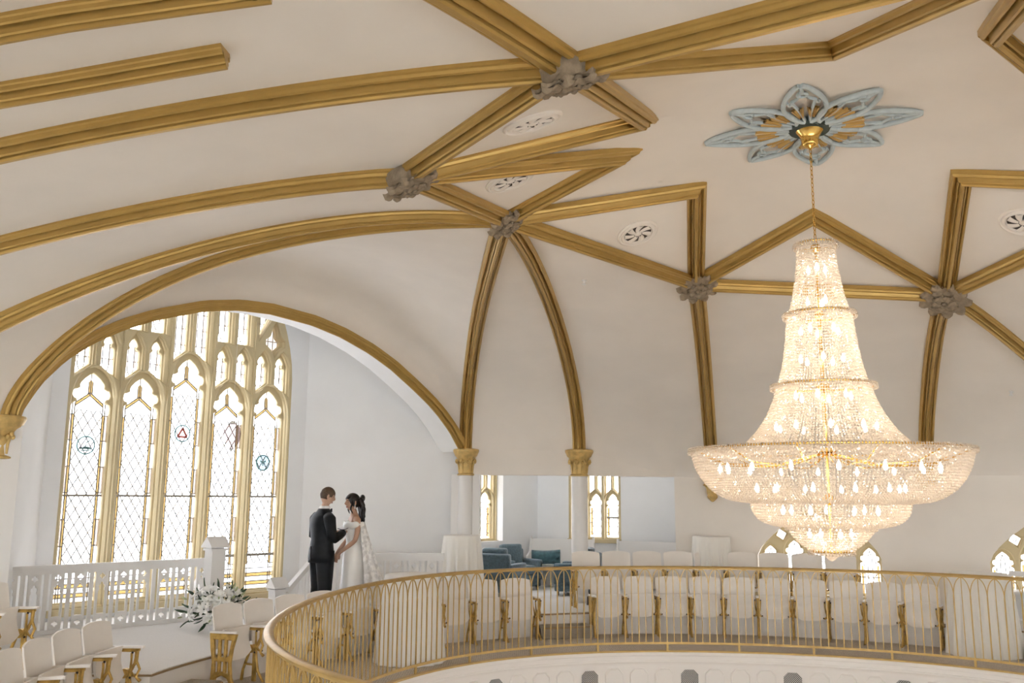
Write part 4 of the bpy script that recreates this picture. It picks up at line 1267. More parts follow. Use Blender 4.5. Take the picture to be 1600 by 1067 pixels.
# ================================================================ THEATRE CHAIRS
CW = 0.525
def panel(fn, nu, nv, th):
    """closed slab: front surface fn(u, v), back surface offset along -y by th"""
    b = MB()
    F_ = [fn(i / nu, j / nv) for j in range(nv + 1) for i in range(nu + 1)]
    n = len(F_)
    b.v = [tuple(v) for v in F_] + [tuple(v - Vector((0, th, 0))) for v in F_]
    W = nu + 1
    for j in range(nv):
        for i in range(nu):
            q = (j * W + i, j * W + i + 1, (j + 1) * W + i + 1, (j + 1) * W + i)
            b.f.append(q); b.f.append(tuple(n + k for k in reversed(q)))
    bd = [i for i in range(W)] + [j * W + nu for j in range(1, nv + 1)] + [nv * W + i for i in range(nu - 1, -1, -1)] + [j * W for j in range(nv - 1, 0, -1)]
    for a, c in zip(bd, bd[1:] + bd[:1]): b.f.append((c, a, n + a, n + c))
    return b
def back_fn(u, v):
    x = (u - 0.5) * 2
    hw = 0.242 + 0.008 * v
    cr = 1 - 0.035 * abs(x) ** 2.4 if v > 0.5 else 1 - 0.0 * abs(x)
    z = 0.44 + (0.92 * cr - 0.44) * v if v > 0.5 else 0.44 + (0.92 * (1 - 0.035 * abs(x) ** 2.4) - 0.44) * v
    xx = hw * x
    if v > 0.9 and abs(x) > 0.85: xx *= 1 - 0.03 * (abs(x) - 0.85) / 0.15
    return Vector((xx, -0.145 - 0.085 * v - 0.035 * (1 - x * x) + 0.02, z))
def seat_fn(u, v):
    x = (u - 0.5) * 2
    hw = 0.228
    # v = 0 at the rounded (front) edge that hangs lowest when folded
    rnd = 0.075 * max(0, abs(x) - 0.45) ** 1.8 / 0.55 ** 1.8
    z = lerp(0.29 + rnd * 1.0, 0.655, v)
    return Vector((hw * x, -0.02 - 0.035 * v - 0.03 * math.sin(PI * v) + 0.012 * x * x, z))
BACKM = panel(back_fn, 12, 8, 0.018).me('back', 40)
SEATM = panel(seat_fn, 12, 8, 0.026).me('seat', 40)
b = MB()
fl = lambda pts, r: b.tube([(0, y, z) for y, z in pts], r, 8)
fl([(-0.17, 0.60), (-0.14, 0.48), (-0.055, 0.37), (-0.10, 0.25), (-0.155, 0.12), (-0.17, 0.0)], [0.017, 0.017, 0.02, 0.017, 0.016, 0.02])
fl([(0.10, 0.60), (0.095, 0.5), (0.02, 0.38), (0.045, 0.25), (0.075, 0.12), (0.15, 0.02), (0.17, 0.0)], [0.017, 0.017, 0.02, 0.017, 0.016, 0.016, 0.02])
fl([(-0.20, 0.615), (-0.05, 0.605), (0.12, 0.615)], 0.019)
fl([(-0.12, 0.19), (0.06, 0.19)], 0.013)
fl([(0.095, 0.5), (0.135, 0.42), (0.10, 0.34), (0.15, 0.30)], [0.014, 0.014, 0.014, 0.02])
b.tube([(-0.03, -0.02, 0.375), (0.03, -0.02, 0.375)], 0.048, 14)
b.tube([(-0.036, -0.02, 0.375), (0.036, -0.02, 0.375)], 0.026, 10)
b.box((0, -0.03, 0.60), (0.05, 0.24, 0.02))
for sx in (-1, 1):
    b.tube([(sx * 0.006, 0.02, 0.36), (sx * 0.03, 0.05, 0.43), (sx * 0.042, 0.06, 0.52), (sx * 0.044, 0.06, 0.585)], [0.014, 0.013, 0.011, 0.013], 7)
    b.tube([(sx * 0.008, 0.03, 0.40), (sx * 0.022, 0.05, 0.36), (sx * 0.05, 0.06, 0.335), (sx * 0.066, 0.06, 0.345)], [0.015, 0.013, 0.011, 0.013], 7)
b.box((0, 0.02, 0.20), (0.026, 0.05, 0.40))
STDM = b.me('standard', 45)
b = MB(); b.ball((0, 0, 0), 0.0125, 7, 5); BOLT = b.me('bolt', 60)
b = MB()
def arm_ring(y, w_, z): return [Vector((-w_, y, z - 0.011)), Vector((w_, y, z - 0.011)), Vector((w_ * 1.05, y, z)), Vector((w_ * 0.9, y, z + 0.011)), Vector((-w_ * 0.9, y, z + 0.011)), Vector((-w_ * 1.05, y, z))]
b.rings([arm_ring(y, w_, 0.636 + 0.01 * math.sin(3 * y)) for y, w_ in ((-0.20, 0.022), (-0.12, 0.025), (0.0, 0.029), (0.10, 0.034), (0.155, 0.03), (0.17, 0.015))])
ARMM = b.me('armrest', 40)
ep = [(-0.19, 0.0), (-0.14, 0.0), (-0.10, 0.12), (-0.02, 0.16), (0.06, 0.13), (0.13, 0.02), (0.18, 0.0), (0.12, 0.14), (0.10, 0.3), (0.12, 0.45), (0.17, 0.62), (-0.21, 0.62), (-0.19, 0.45), (-0.16, 0.3), (-0.17, 0.12)]
slots = [[(-0.13, 0.36), (-0.085, 0.34), (-0.085, 0.55), (-0.145, 0.55)], [(-0.05, 0.36), (0.0, 0.36), (0.0, 0.55), (-0.05, 0.55)], [(0.035, 0.36), (0.07, 0.38), (0.10, 0.55), (0.035, 0.55)], [(-0.12, 0.18), (-0.08, 0.2), (-0.08, 0.31), (-0.125, 0.31)], [(-0.045, 0.2), (0.0, 0.2), (0.0, 0.31), (-0.045, 0.31)], [(0.035, 0.19), (0.07, 0.18), (0.065, 0.31), (0.035, 0.31)]]
me_ = plate_mesh('end_panel', [ep] + slots, 0.035, 0.008)
me_.transform(Matrix(((0, 0, 1, 0), (1, 0, 0, 0), (0, 1, 0, 0), (0, 0, 0, 1))))
ENDM = me_
def standard(parent, x, end=False):
    if end:
        link('end_panel', ENDM, IRON, parent, Matrix.Translation((x, 0, 0)))
    else:
        s_ = link('standard', STDM, IRON, parent, Matrix.Translation((x, 0, 0)))
        for dx, y, z in ((-0.044, 0.068, 0.588), (0.044, 0.068, 0.588), (-0.066, 0.068, 0.345), (0.066, 0.068, 0.345)):
            link('bolt', BOLT, BLACK, s_, Matrix.Translation((dx, y, z)))
    link('armrest', ARMM, CHAIRW, parent, Matrix.Translation((x, 0, 0)))
def chair(r, th, z, wd, label, group, left=True, right=False, lend=False, rend=False):
    t = math.radians(th); p = polar(r, t, z)
    c = tag(empty('theatre_chair', (p.x, p.y, z), t + PI / 2), label, 'chair', group)
    k = wd / CW
    link('back', BACKM, CHAIRW, c, Matrix.Scale(k, 4, (1, 0, 0)))
    link('seat', SEATM, CHAIRW, c, Matrix.Scale(k, 4, (1, 0, 0)))
    if left: standard(c, wd / 2, lend)
    if right: standard(c, -wd / 2, rend)
    return c
ORD = ['first', 'second', 'third', 'fourth', 'fifth', 'sixth', 'seventh', 'eighth', 'ninth', 'tenth']
NF, NRc = 10, 10
g1 = 'front row seats left of the aisle'
for k in range(10):                         # from the flower end towards the aisle
    th = 161.7 - 5.02 * (k + 0.5)
    chair(6.36, th, 0, 6.36 * math.radians(5.02), '%s chair from the white flowers, cream folding, front row left of the aisle' % ORD[k], g1, True, k == 9, lend=(k == 0))
g2 = 'front row seats right of the aisle'
for k in range(10):
    th = 102.85 - 4.86 * (k + 0.5)
    chair(6.36, th, 0, 6.36 * math.radians(4.86), '%s chair from the aisle, cream folding, front row on the right' % ORD[k], g2, True, k == 9, lend=(k == 0))
g3 = 'second row seats'
for k in range(9):
    th = 103.3 - 4.235 * (k + 0.5)
    chair(7.2, th, PZ, 7.2 * math.radians(4.235), '%s chair from the round column, cream folding, in the raised second row' % ORD[k], g3, True, k == 8)
g4 = 'seats at the lower left corner'
LL = ['cream folding chair beside the carpeted step, farthest of four at lower left', 'cream folding chair, second of the four at lower left from the step', 'cream folding chair, third of the four at lower left from the step', 'cream folding chair in the lower left corner, nearest of the four']
for k in range(4):
    th = 174.3 + 4.65 * k
    chair(6.78, th, 0, 0.55, LL[k], g4, k == 3, True)
chair(8.03, 173.7, PZ, 0.56, 'cream folding chair on the platform at the left edge below the balustrade', g4, True, True)

# ================================================================ BALUSTRADES
def quatre(cx, cy, r):
    out = []
    for k in range(4):
        a = 90 * k
        out += arc(cx + r * math.cos(math.radians(a)), cy + r * math.sin(math.radians(a)), r * 0.72, a - 100, a + 100, 5)
    return out
BWD, BH = 0.165, 0.78
lan = lambda z0, z1: mirror([(0.048, z0), (0.048, z1 - 0.13), (0.036, z1 - 0.115), (0.034, z1 - 0.09), (0.043, z1 - 0.07), (0.036, z1 - 0.045), (0.018, z1 - 0.035), (0.016, z1 - 0.015), (0, z1)], 0)
BOARD = plate_mesh('board', [[(-BWD / 2, 0), (BWD / 2, 0), (BWD / 2, BH), (-BWD / 2, BH)], quatre(0, 0.685, 0.023), lan(0.19, 0.61), quatre(0, 0.10, 0.023)], 0.022, 0.004)
BOARD2 = plate_mesh('board', [[(-BWD / 2, 0), (BWD / 2, 0), (BWD / 2, BH), (-BWD / 2, BH)], quatre(0, 0.66, 0.026), quatre(0, 0.50, 0.026), lan(0.05, 0.42)], 0.022, 0.004)
b = MB(); b.box((0, BH / 2, 0), (0.055, BH, 0.022)); SLAT = b.me('slat')
def balustrade(p, q, label, board=None, ztop=1.26, period=0.292):
    p = Vector((p.x, p.y, 0)); q = Vector((q.x, q.y, 0)); d = (q - p); L = d.length; d.normalize()
    M = plane_frame((p.x, p.y, 0), d)
    o = tag(empty('balustrade', mw=M), label, 'balustrade')
    b = MB()
    for w_, z0, z1 in ((0.10, ztop - 0.035, ztop), (0.075, ztop - 0.06, ztop - 0.035), (0.05, ztop - 0.12, ztop - 0.06)): b.box((L / 2, (z0 + z1) / 2, 0), (L, z1 - z0, w_))
    b.build('handrail', TRIMW, o)
    b = MB(); b.box((L / 2, PZ + 0.03, 0), (L, 0.06, 0.06)); b.build('bottom_rail', TRIMW, o)
    n = int(L / period); zb = PZ + 0.03; sc = (ztop - 0.08 - zb) / BH
    for k in range(n + 1):
        x = period * (k + 0.5)
        if x < L - 0.06: link('board', board or BOARD, TRIMW, o, Matrix.Translation((x, zb, 0)) @ Matrix.Scale(sc, 4, (0, 1, 0)))
        if 0 < period * (k + 1) < L - 0.03: link('slat', SLAT, TRIMW, o, Matrix.Translation((period * (k + 1), zb, 0)) @ Matrix.Scale(sc, 4, (0, 1, 0)))
    return o
balustrade(at(-40, 888, z=1.26), at(328, 871.5, z=1.26), 'white pierced balustrade in front of the tall window')
bq = at(694, 864, Y=15.3); bp_ = at(497, 863, Y=15.3)
balustrade(Vector((bp_.x, 15.3, 0)), Vector((bq.x, 15.3, 0)), 'white pierced balustrade behind the bride', BOARD2, 1.27)
def newel(x, y, zt, wd, label, rz, zb=PZ):
    o = tag(empty('newel_post', (x, y, 0), rz), label, 'newel post', 'gabled newel posts')
    h = zt - zb
    b = MB(); b.box((0, 0, (zb + zt - 0.17) / 2), (wd * 0.72, wd * 0.72, zt - 0.17 - zb)); b.build('post', TRIMW, o)
    b = MB(); e = wd / 2
    b.prism([Vector((-e, -e, zt - 0.16)), Vector((e, -e, zt - 0.16)), Vector((e * 1.02, -e, zt - 0.14)), Vector((0, -e, zt)), Vector((-e * 1.02, -e, zt - 0.14))], (0, 0, 0), (0, 2 * e, 0))
    b.build('gabled_cap', TRIMW, o)
    b = MB(); b.box((0, 0, zt - 0.185), (wd * 0.86, wd * 0.86, 0.03)); b.build('neck', TRIMW, o)
n1 = at(337, 855, Y=13.5); newel(n1.x, n1.y, 1.60, 0.30, 'tall white gabled newel post at the end of the window balustrade', -0.75)
n2 = at(434, 905, Y=14.1); newel(n2.x, n2.y, n2.z + 0.03, 0.26, 'low white gabled newel post beside the groom', -0.75)
n3 = at(318, 930, Y=14.3); newel(n3.x, n3.y, 0.95, 0.28, 'low white gabled newel post behind the white flowers', -0.75)
# sloping stair rail behind the groom
sa = at(447, 922, Y=14.2); sb = Vector((bp_.x, 15.3, 1.27))
so = tag(empty('stair_rail', (0, 0, 0)), 'white sloping stair rail behind the groom', 'stair rail')
b = MB(); b.bar(sa, sb, 0.07, 0.05); b.bar(sa - Vector((0, 0, 0.06)), sb - Vector((0, 0, 0.06)), 0.05, 0.04); b.build('handrail', TRIMW, so)
b = MB(); b.bar(sa - Vector((0, 0, 0.62)), sb - Vector((0, 0, 0.80)), 0.05, 0.06); b.build('bottom_rail', TRIMW, so)
for k in range(1, 9):
    u = k / 9; a = sa.lerp(sb, u)
    b = MB(); b.box((a.x, a.y, a.z - 0.40), (0.05, 0.022, 0.72)); b.build('slat', TRIMW, so)

# ================================================================ STEPS
def step(r, th, w_, d_, h_, label, z=0.0):
    t = math.radians(th); p = polar(r, t, z)
    o = tag(empty('carpeted_step', (p.x, p.y, z), t + PI / 2), label, 'step')
    b = MB(); b.box((0, 0, h_ / 2), (w_, d_, h_ - 0.002)); 
    me = b.me('tread_block')
    bm = bmesh.new(); bm.from_mesh(me); bmesh.ops.bevel(bm, geom=bm.edges[:], offset=0.015, segments=2, affect='EDGES'); bm.to_mesh(me); bm.free()
    link('tread_block', finish(me, 40), CARPS, o)
    b = MB(); b.box((0, d_ / 2 - 0.004, h_ - 0.02), (w_ - 0.04, 0.016, 0.02)); b.build('nosing', WOOD, o)
step(6.40, 107.1, 0.88, 0.34, 0.19, 'brown carpeted step in the aisle below the platform')
step(6.30, 168.3, 0.70, 0.40, 0.19, 'brown carpeted step at the lower left between the chairs')
step(6.38, 41.2, 0.6, 0.34, 0.17, 'dark carpeted step at the right edge', 0.0)

# ================================================================ DRAPED COCKTAIL TABLES
def draped(p, zf, ht, rt, rb, label, folds, seed):
    rnd = random.Random(seed)
    o = tag(empty('draped_cocktail_table', (p.x, p.y, zf)), label, 'table', 'tall tables under ivory cloths')
    b = MB(); b.lathe([(rt - 0.015, ht - 0.03), (rt - 0.008, ht - 0.015), (rt - 0.015, ht - 0.006)], 32); b.build('tabletop', TRIMW, o)
    b = MB(); b.tube([(0, 0, 0.03), (0, 0, ht - 0.03)], 0.03, 10); b.lathe([(0.25, 0.0), (0.25, 0.02), (0.05, 0.04)], 20); b.build('pole', BLACK, o)
    ph = [rnd.uniform(0, 2 * PI) for _ in range(4)]
    b = MB(); n = 160; rg = []
    for z, f in ((0.0, 0.001), (0.0, 0.55), (0.0, 0.97), (-0.008, 1.0)):
        rg.append([Vector((rt * f * math.cos(2 * PI * k / n), rt * f * math.sin(2 * PI * k / n), ht + z)) for k in range(n)])
    for j in range(1, 17):
        u = j / 16; z = lerp(ht - 0.02, 0.006, u)
        ring = []
        for k in range(n):
            a = 2 * PI * k / n
            fold = math.sin(a * folds + ph[0] + 0.4 * math.sin(3 * a + ph[1])) * 0.6 + math.sin(a * folds * 1.7 + ph[2]) * 0.3
            r = lerp(rt, rb, u ** 0.85) + 0.032 * fold * min(1, u * 2.2)
            ring.append(Vector((r * math.cos(a), r * math.sin(a), z)))
        rg.append(ring)
    b.rings(rg, cap=False); b.build('tablecloth', CLOTH, o, 70)
draped(Vector((-1.36, 12.68, 0)), 0, 1.15, 0.36, 0.47, 'tall table under an ivory cloth to the floor, directly behind the railing left of centre', 15, 1)
t2 = at(722, 836, Y=16.0); draped(Vector((t2.x, 16.0, 0)), PZ, t2.z - PZ, 0.32, 0.40, 'tall white draped table in front of the square pier', 14, 2)
t3 = at(1111, 838, Y=16.4); draped(Vector((t3.x, 16.4, 0)), PZ, t3.z - PZ, 0.33, 0.37, 'tall white draped table behind the second row by the wall', 14, 3)
draped(Vector((6.88, 13.56, 0)), 0, 1.15, 0.39, 0.50, 'tall table under an ivory cloth at the right end of the front row', 15, 4)

# ================================================================ ARMCHAIRS, PEWS, PILLOW
def rbox(name, c, d, m, parent, bev=0.05, seg=3, M=None):
    b = MB(); b.box((0, 0, 0), d); me = b.me(name)
    bm = bmesh.new(); bm.from_mesh(me); bmesh.ops.bevel(bm, geom=bm.edges[:], offset=min(bev, min(d) * 0.45), segments=seg, affect='EDGES', profile=0.6); bm.to_mesh(me); bm.free()
    return link(name, finish(me, 50), m, parent, Matrix.Translation(c) @ (M if M is not None else Matrix.Identity(4)))
def armchair(x, y, fdir, label):
    o = tag(empty('armchair', (x, y, PZ), math.atan2(fdir[1], fdir[0]) - PI / 2), label, 'armchair', 'slate blue armchairs in the recess')
    rbox('base', (0, 0, 0.20), (0.74, 0.74, 0.24), BLUECH, o, 0.03)
    rbox('seat_cushion', (0, 0.06, 0.40), (0.50, 0.60, 0.17), BLUECH, o, 0.05)
    for s_ in (-1, 1): rbox('arm', (s_ * 0.33, 0.02, 0.40), (0.13, 0.72, 0.40), BLUECH, o, 0.045)
    rbox('back', (0, -0.32, 0.48), (0.74, 0.15, 0.62), BLUECH, o, 0.05, M=Matrix.Rotation(0.08, 4, 'X'))
    rbox('back_cushion', (0, -0.20, 0.68), (0.50, 0.16, 0.42), BLUECH, o, 0.06, M=Matrix.Rotation(0.14, 4, 'X'))
    for sx in (-1, 1):
        for sy in (-1, 1):
            b = MB(); b.lathe([(0.018, 0), (0.026, 0.09)], 8, (sx * 0.31, sy * 0.31, 0)); b.build('foot', BLACK, o)
armchair(-0.20, 17.62, (0.42, 0.9), 'slate blue armchair seen from behind, beside the draped table')
armchair(0.12, 18.75, (0.55, -0.83), 'slate blue armchair facing the room, under the recess corner')
armchair(1.30, 17.85, (-0.95, 0.3), 'slate blue armchair half hidden by the round column')
def pew(c, d, L, label, z=PZ, hb=0.98):
    M = Matrix.Translation((c[0], c[1], z)) @ Matrix.Rotation(math.atan2(d[1], d[0]), 4, 'Z')
    o = tag(empty('pew', mw=M), label, 'pew')
    b = MB(); b.box((0, 0.0, 0.44), (L, 0.42, 0.04)); b.build('seat', TRIMW, o)
    b = MB(); b.box((0, 0.24, 0.70), (L, 0.03, hb - 0.44), Matrix.Rotation(-0.12, 3, 'X')); b.build('backrest', TRIMW, o)
    b = MB(); b.box((0, 0.1, 0.22), (L - 0.1, 0.02, 0.4)); b.build('front_board', TRIMW, o)
    for s_ in (-1, 1):
        b = MB(); x = s_ * L / 2
        b.prism([Vector(p) for p in ((x - 0.02, -0.22, 0), (x - 0.02, -0.22, 0.42), (x - 0.02, -0.12, 0.62), (x - 0.02, 0.18, 0.70), (x - 0.02, 0.25, hb + 0.04), (x - 0.02, 0.32, hb + 0.04), (x - 0.02, 0.26, 0))], (0, 0, 0), (0.04, 0, 0)); b.build('end_board', TRIMW, o)
    return o
pew((1.03, 19.30), (0.97, -0.25), 1.35, 'white pew with a teal pillow in the recess')
pew((2.75, 18.72), (0.906, -0.423), 1.35, 'white pew under the leaded window in the recess', hb=0.95)
pw = at(1640, 960, z=0.50)
pew((8.55, 14.1), (0.909, -0.417), 1.6, 'low white pew under the window at the right edge', PZ, 0.52)
pb = MB()
def pil(sg):
    def f(u, v):
        a, c = (u - 0.5) * 2, (v - 0.5) * 2
        k = (1 - abs(a) ** 3) * (1 - abs(c) ** 3)
        return Vector((0.30 * a * (1 - 0.10 * (1 - c * c) * 0 + 0.06 * c * c * 0), sg * 0.085 * k ** 0.6 if k > 0 else 0, 0.155 * c * (1 - 0.10 * (1 - a * a))))
    return f
pb.grid(pil(1), 14, 10); pb.grid(pil(-1), 14, 10)
pm = at(853, 864, Y=19.12)
tag(pb.build('pillow', TEAL, None, 60, Matrix.Translation((pm.x, 19.12, PZ + 0.46 + 0.155)) @ Matrix.Rotation(-0.25, 4, 'X') @ Matrix.Rotation(-0.10, 4, 'Z')), 'teal velvet lumbar pillow leaning on the white pew', 'pillow')
kb = at(922, 923, Y=16.2)
kbo = tag(empty('speaker_box', (kb.x, 16.2, PZ)), 'small black box on the carpet beside the round column', 'box')
rbox('case', (0, 0, 0.07), (0.10, 0.12, 0.14), BLACK, kbo, 0.01); rbox('foot', (0, 0, 0.005), (0.12, 0.14, 0.01), BLACK, kbo, 0.003)

# ================================================================ HANGING LANTERN
lt = Vector((-4.04, 13.0, 3.03))
lo_ = tag(empty('pendant_lantern', lt), 'pale pink fluted lantern hanging in front of the tall window', 'lantern')
b = MB(); n = 48; rg = []
for z, r in ((-0.17, 0.03), (-0.12, 0.075), (-0.04, 0.115), (0.05, 0.125), (0.13, 0.11), (0.19, 0.05)):
    rg.append([Vector((r * (1 + 0.035 * math.cos(12 * 2 * PI * k / n)) * math.cos(2 * PI * k / n), r * (1 + 0.035 * math.cos(12 * 2 * PI * k / n)) * math.sin(2 * PI * k / n), z)) for k in range(n)])
b.rings(rg); b.build('shade', glass_mat('pale_pink_frosted_glass', (0.62, 0.56, 0.545), 0.9), lo_, 60)
b = MB(); b.lathe([(0.05, 0.185), (0.055, 0.2), (0.03, 0.22), (0.006, 0.23)], 16); b.lathe([(0.03, -0.165), (0.02, -0.19), (0.004, -0.22)], 12); b.build('cap', TRIMW, lo_, 40)
b = MB(); b.tube([(0, 0, 0.22), (0, 0, 2.93)], 0.002, 5); b.build('wire', TRIMW, lo_)

# ================================================================ FLOWERS
PETW = mat('white_petal', (0.90, 0.89, 0.84), 0.55, sheen=0.2)
PETC = mat('cream_rose_petal', (0.86, 0.84, 0.74), 0.55)
LEAFG = mat('dark_green_leaf', (0.055, 0.095, 0.05), 0.5, noise=0.3, nscale=12)
BUDG = mat('pale_green_bud', (0.42, 0.46, 0.25), 0.5)
fo = at(340, 962, Y=12.85); FLO = Vector((fo.x, 12.85, PZ))
fa = tag(empty('flower_arrangement', FLO), 'white lilies and roses with dark leaves beside the first chair', 'flowers')
b = MB(); b.lathe([(0.09, 0), (0.10, 0.02), (0.115, 0.16), (0.12, 0.2), (0.10, 0.2)], 20); b.build('vase', TRIMW, fa, 40)
lm = MB()
for k in range(6):
    a = 2 * PI * k / 6; R3 = Matrix.Rotation(a, 3, 'Z'); st = len(lm.v)
    def pf(u, v):
        wd = 0.024 * math.sin(PI * min(1, 0.12 + u * 0.85)) ** 0.8
        return R3 @ Vector((0.012 + 0.085 * u, (v - 0.5) * 2 * wd, 0.055 * math.sin(u * 2.2) - 0.03 * u * u * u + 0.01 * abs(v - 0.5)))
    lm.grid(pf, 6, 2)
LILY = lm.me('lily', 60)
rm = MB()
for ring_, (rr, hh, n, tl_) in enumerate(((0.012, 0.045, 3, 0.2), (0.026, 0.045, 5, 0.35), (0.042, 0.038, 6, 0.7), (0.056, 0.026, 7, 1.05))):
    for k in range(n):
        a = 2 * PI * k / n + ring_ * 0.7; R3 = Matrix.Rotation(a, 3, 'Z')
        def pf(u, v):
            y = (v - 0.5) * 2 * 0.03 * math.sin(PI * min(1, 0.25 + 0.7 * u)) * (1 + ring_ * 0.15)
            return R3 @ Vector((rr * (0.4 + 0.6 * u) + 0.012 * u * u * tl_ - 4 * y * y, y, -0.02 + hh * u * (1.2 - 0.4 * tl_ * u)))
        rm.grid(pf, 4, 3)
ROSEM = rm.me('rose', 60)
lf = MB()
lf.grid(lambda u, v: Vector((0.15 * u, (v - 0.5) * 2 * 0.02 * math.sin(PI * min(1, 0.08 + 0.9 * u)), -0.03 * u * u + 0.012 * abs(v - 0.5) * 2)), 6, 2)
LEAFM = lf.me('leaf', 60)
bd_ = MB(); bd_.ball((0.03, 0, 0), (0.045, 0.014, 0.014), 8, 6); BUDM = bd_.me('bud', 60)
rf = random.Random(11)
def place_on(me, m, name, el, az, rad, sc, spin=0):
    d = Vector((math.cos(el) * math.cos(az), math.cos(el) * math.sin(az), math.sin(el)))
    p = Vector((d.x * rad * 1.25, d.y * rad * 0.8, 0.26 + d.z * rad * 0.95 ))
    up = 'Z' if name in ('lily', 'rose') else 'X'
    q = Vector((0, 0, 1) if up == 'Z' else (1, 0, 0)).rotation_difference(d).to_matrix().to_4x4()
    return link(name, me, m, fa, Matrix.Translation(p) @ q @ Matrix.Rotation(spin, 4, up) @ Matrix.Scale(sc, 4))
for k in range(60): place_on(LEAFM, LEAFG, 'leaf', rf.uniform(-0.5, 1.3), rf.uniform(-PI, PI), rf.uniform(0.14, 0.34), rf.uniform(0.8, 1.35), rf.uniform(0, 6))
for k in range(36): place_on(LILY, PETW, 'lily', rf.uniform(-0.35, 1.35), rf.uniform(-PI, 0.3), rf.uniform(0.24, 0.36), rf.uniform(0.8, 1.15), rf.uniform(0, 6))
for k in range(13): place_on(ROSEM, PETC, 'rose', rf.uniform(-0.3, 1.2), rf.uniform(-PI, 0.2), rf.uniform(0.2, 0.28), rf.uniform(1.0, 1.3), rf.uniform(0, 6))
for k in range(12): place_on(BUDM, BUDG, 'bud', rf.uniform(-0.3, 1.2), rf.uniform(-PI, PI), rf.uniform(0.34, 0.42), rf.uniform(0.8, 1.2))
# ================================================================ PEOPLE
SKIN = mat('skin', (0.62, 0.40, 0.29), 0.5, noise=0.05, nscale=20)
SKIN2 = mat('tan_skin', (0.52, 0.31, 0.21), 0.48, noise=0.05, nscale=20)
SUIT = mat('black_suit_wool', (0.010, 0.012, 0.015), 0.55, noise=0.2, nscale=18, spec=0.25)
SHIRT = mat('white_shirt', (0.85, 0.85, 0.84), 0.6)
HAIRB = mat('brown_hair', (0.10, 0.062, 0.038), 0.5, noise=0.3, nscale=60)
HAIRD = mat('dark_hair', (0.018, 0.012, 0.010), 0.38, noise=0.3, nscale=40)
GOWN = mat('ivory_satin', (0.88, 0.85, 0.80), 0.38, sheen=0.3)
LIPS = mat('lips', (0.42, 0.12, 0.10), 0.4)
EYEM = mat('eye', (0.03, 0.02, 0.015), 0.25)
PEARL = mat('pearl', (0.9, 0.87, 0.82), 0.2)
def body_mesh(name, J, E_, root):
    """J: joint -> (xyz, rx, ry); grow one skin over all bones"""
    keys = list(J)
    me = bpy.data.meshes.new(name)
    me.from_pydata([J[k][0] for k in keys], [(keys.index(a), keys.index(c)) for a, c in E_], [])
    o = bpy.data.objects.new(name, me); COL.objects.link(o)
    o.modifiers.new('skin', 'SKIN')
    for i, k in enumerate(keys):
        d = me.skin_vertices[0].data[i]
        d.radius = (J[k][1], J[k][2]); d.use_root = (k == root); d.use_loose = False
    sm = o.modifiers.new('sub', 'SUBSURF'); sm.levels = 2; sm.render_levels = 2
    dg = bpy.context.evaluated_depsgraph_get()
    m2 = bpy.data.meshes.new_from_object(o.evaluated_get(dg))
    bpy.data.objects.remove(o); bpy.data.meshes.remove(me)
    return m2
def head_verts(Mh, female=False):
    """shaped head: cranium, brow, nose, cheeks, jaw, chin; faces +y"""
    b = MB(); n, m = 32, 26; rg = []
    for i in range(m + 1):
        a = PI * i / m; sz = -math.cos(a); ra = max(math.sin(a), 0.03)
        ring = []
        for k in range(n):
            t = 2 * PI * k / n; cx, cy = math.cos(t), math.sin(t)
            x = 0.077 * ra * cx; y = 0.098 * ra * cy; z = 0.122 * sz
            lower = max(0, -sz)
            x *= 1 - 0.36 * lower ** 1.4
            if cy > 0: y = y * (1 - 0.14 * lower) + 0.012 * lower
            else: y *= 1 - 0.42 * lower ** 1.2
            front = max(0, cy) ** 6 * ra
            nz = math.exp(-((z + 0.018) / 0.020) ** 2) * math.exp(-(x / 0.013) ** 2)
            y += front * (0.024 * nz)
            y += front * 0.012 * math.exp(-((z - 0.006) / 0.022) ** 2) * math.exp(-(x / 0.009) ** 2)
            y -= max(0, cy) * 0.009 * math.exp(-((z - 0.012) / 0.013) ** 2) * math.exp(-((abs(x) - 0.032) / 0.014) ** 2)
            y += max(0, cy) * 0.005 * math.exp(-((z - 0.034) / 0.012) ** 2)
            y += front * 0.007 * math.exp(-((z + 0.062) / 0.011) ** 2) * math.exp(-(x / 0.024) ** 2)
            y += front * 0.010 * math.exp(-((z + 0.103) / 0.016) ** 2) * math.exp(-(x / 0.025) ** 2)
            ring.append(Mh @ Vector((x, y, z)))
        rg.append(ring)
    b.rings(rg)
    for s_ in (-1, 1):                                    # ears
        b.ball(Mh @ Vector((s_ * 0.077, -0.008, -0.008)), (0.010, 0.020, 0.032), 10, 8, Mh.to_3x3() @ Matrix.Rotation(s_ * 0.25, 3, 'Z'))
        b.ball(Mh @ Vector((s_ * 0.083, -0.012, 0.006)), (0.007, 0.014, 0.016), 8, 6, Mh.to_3x3())
    return b
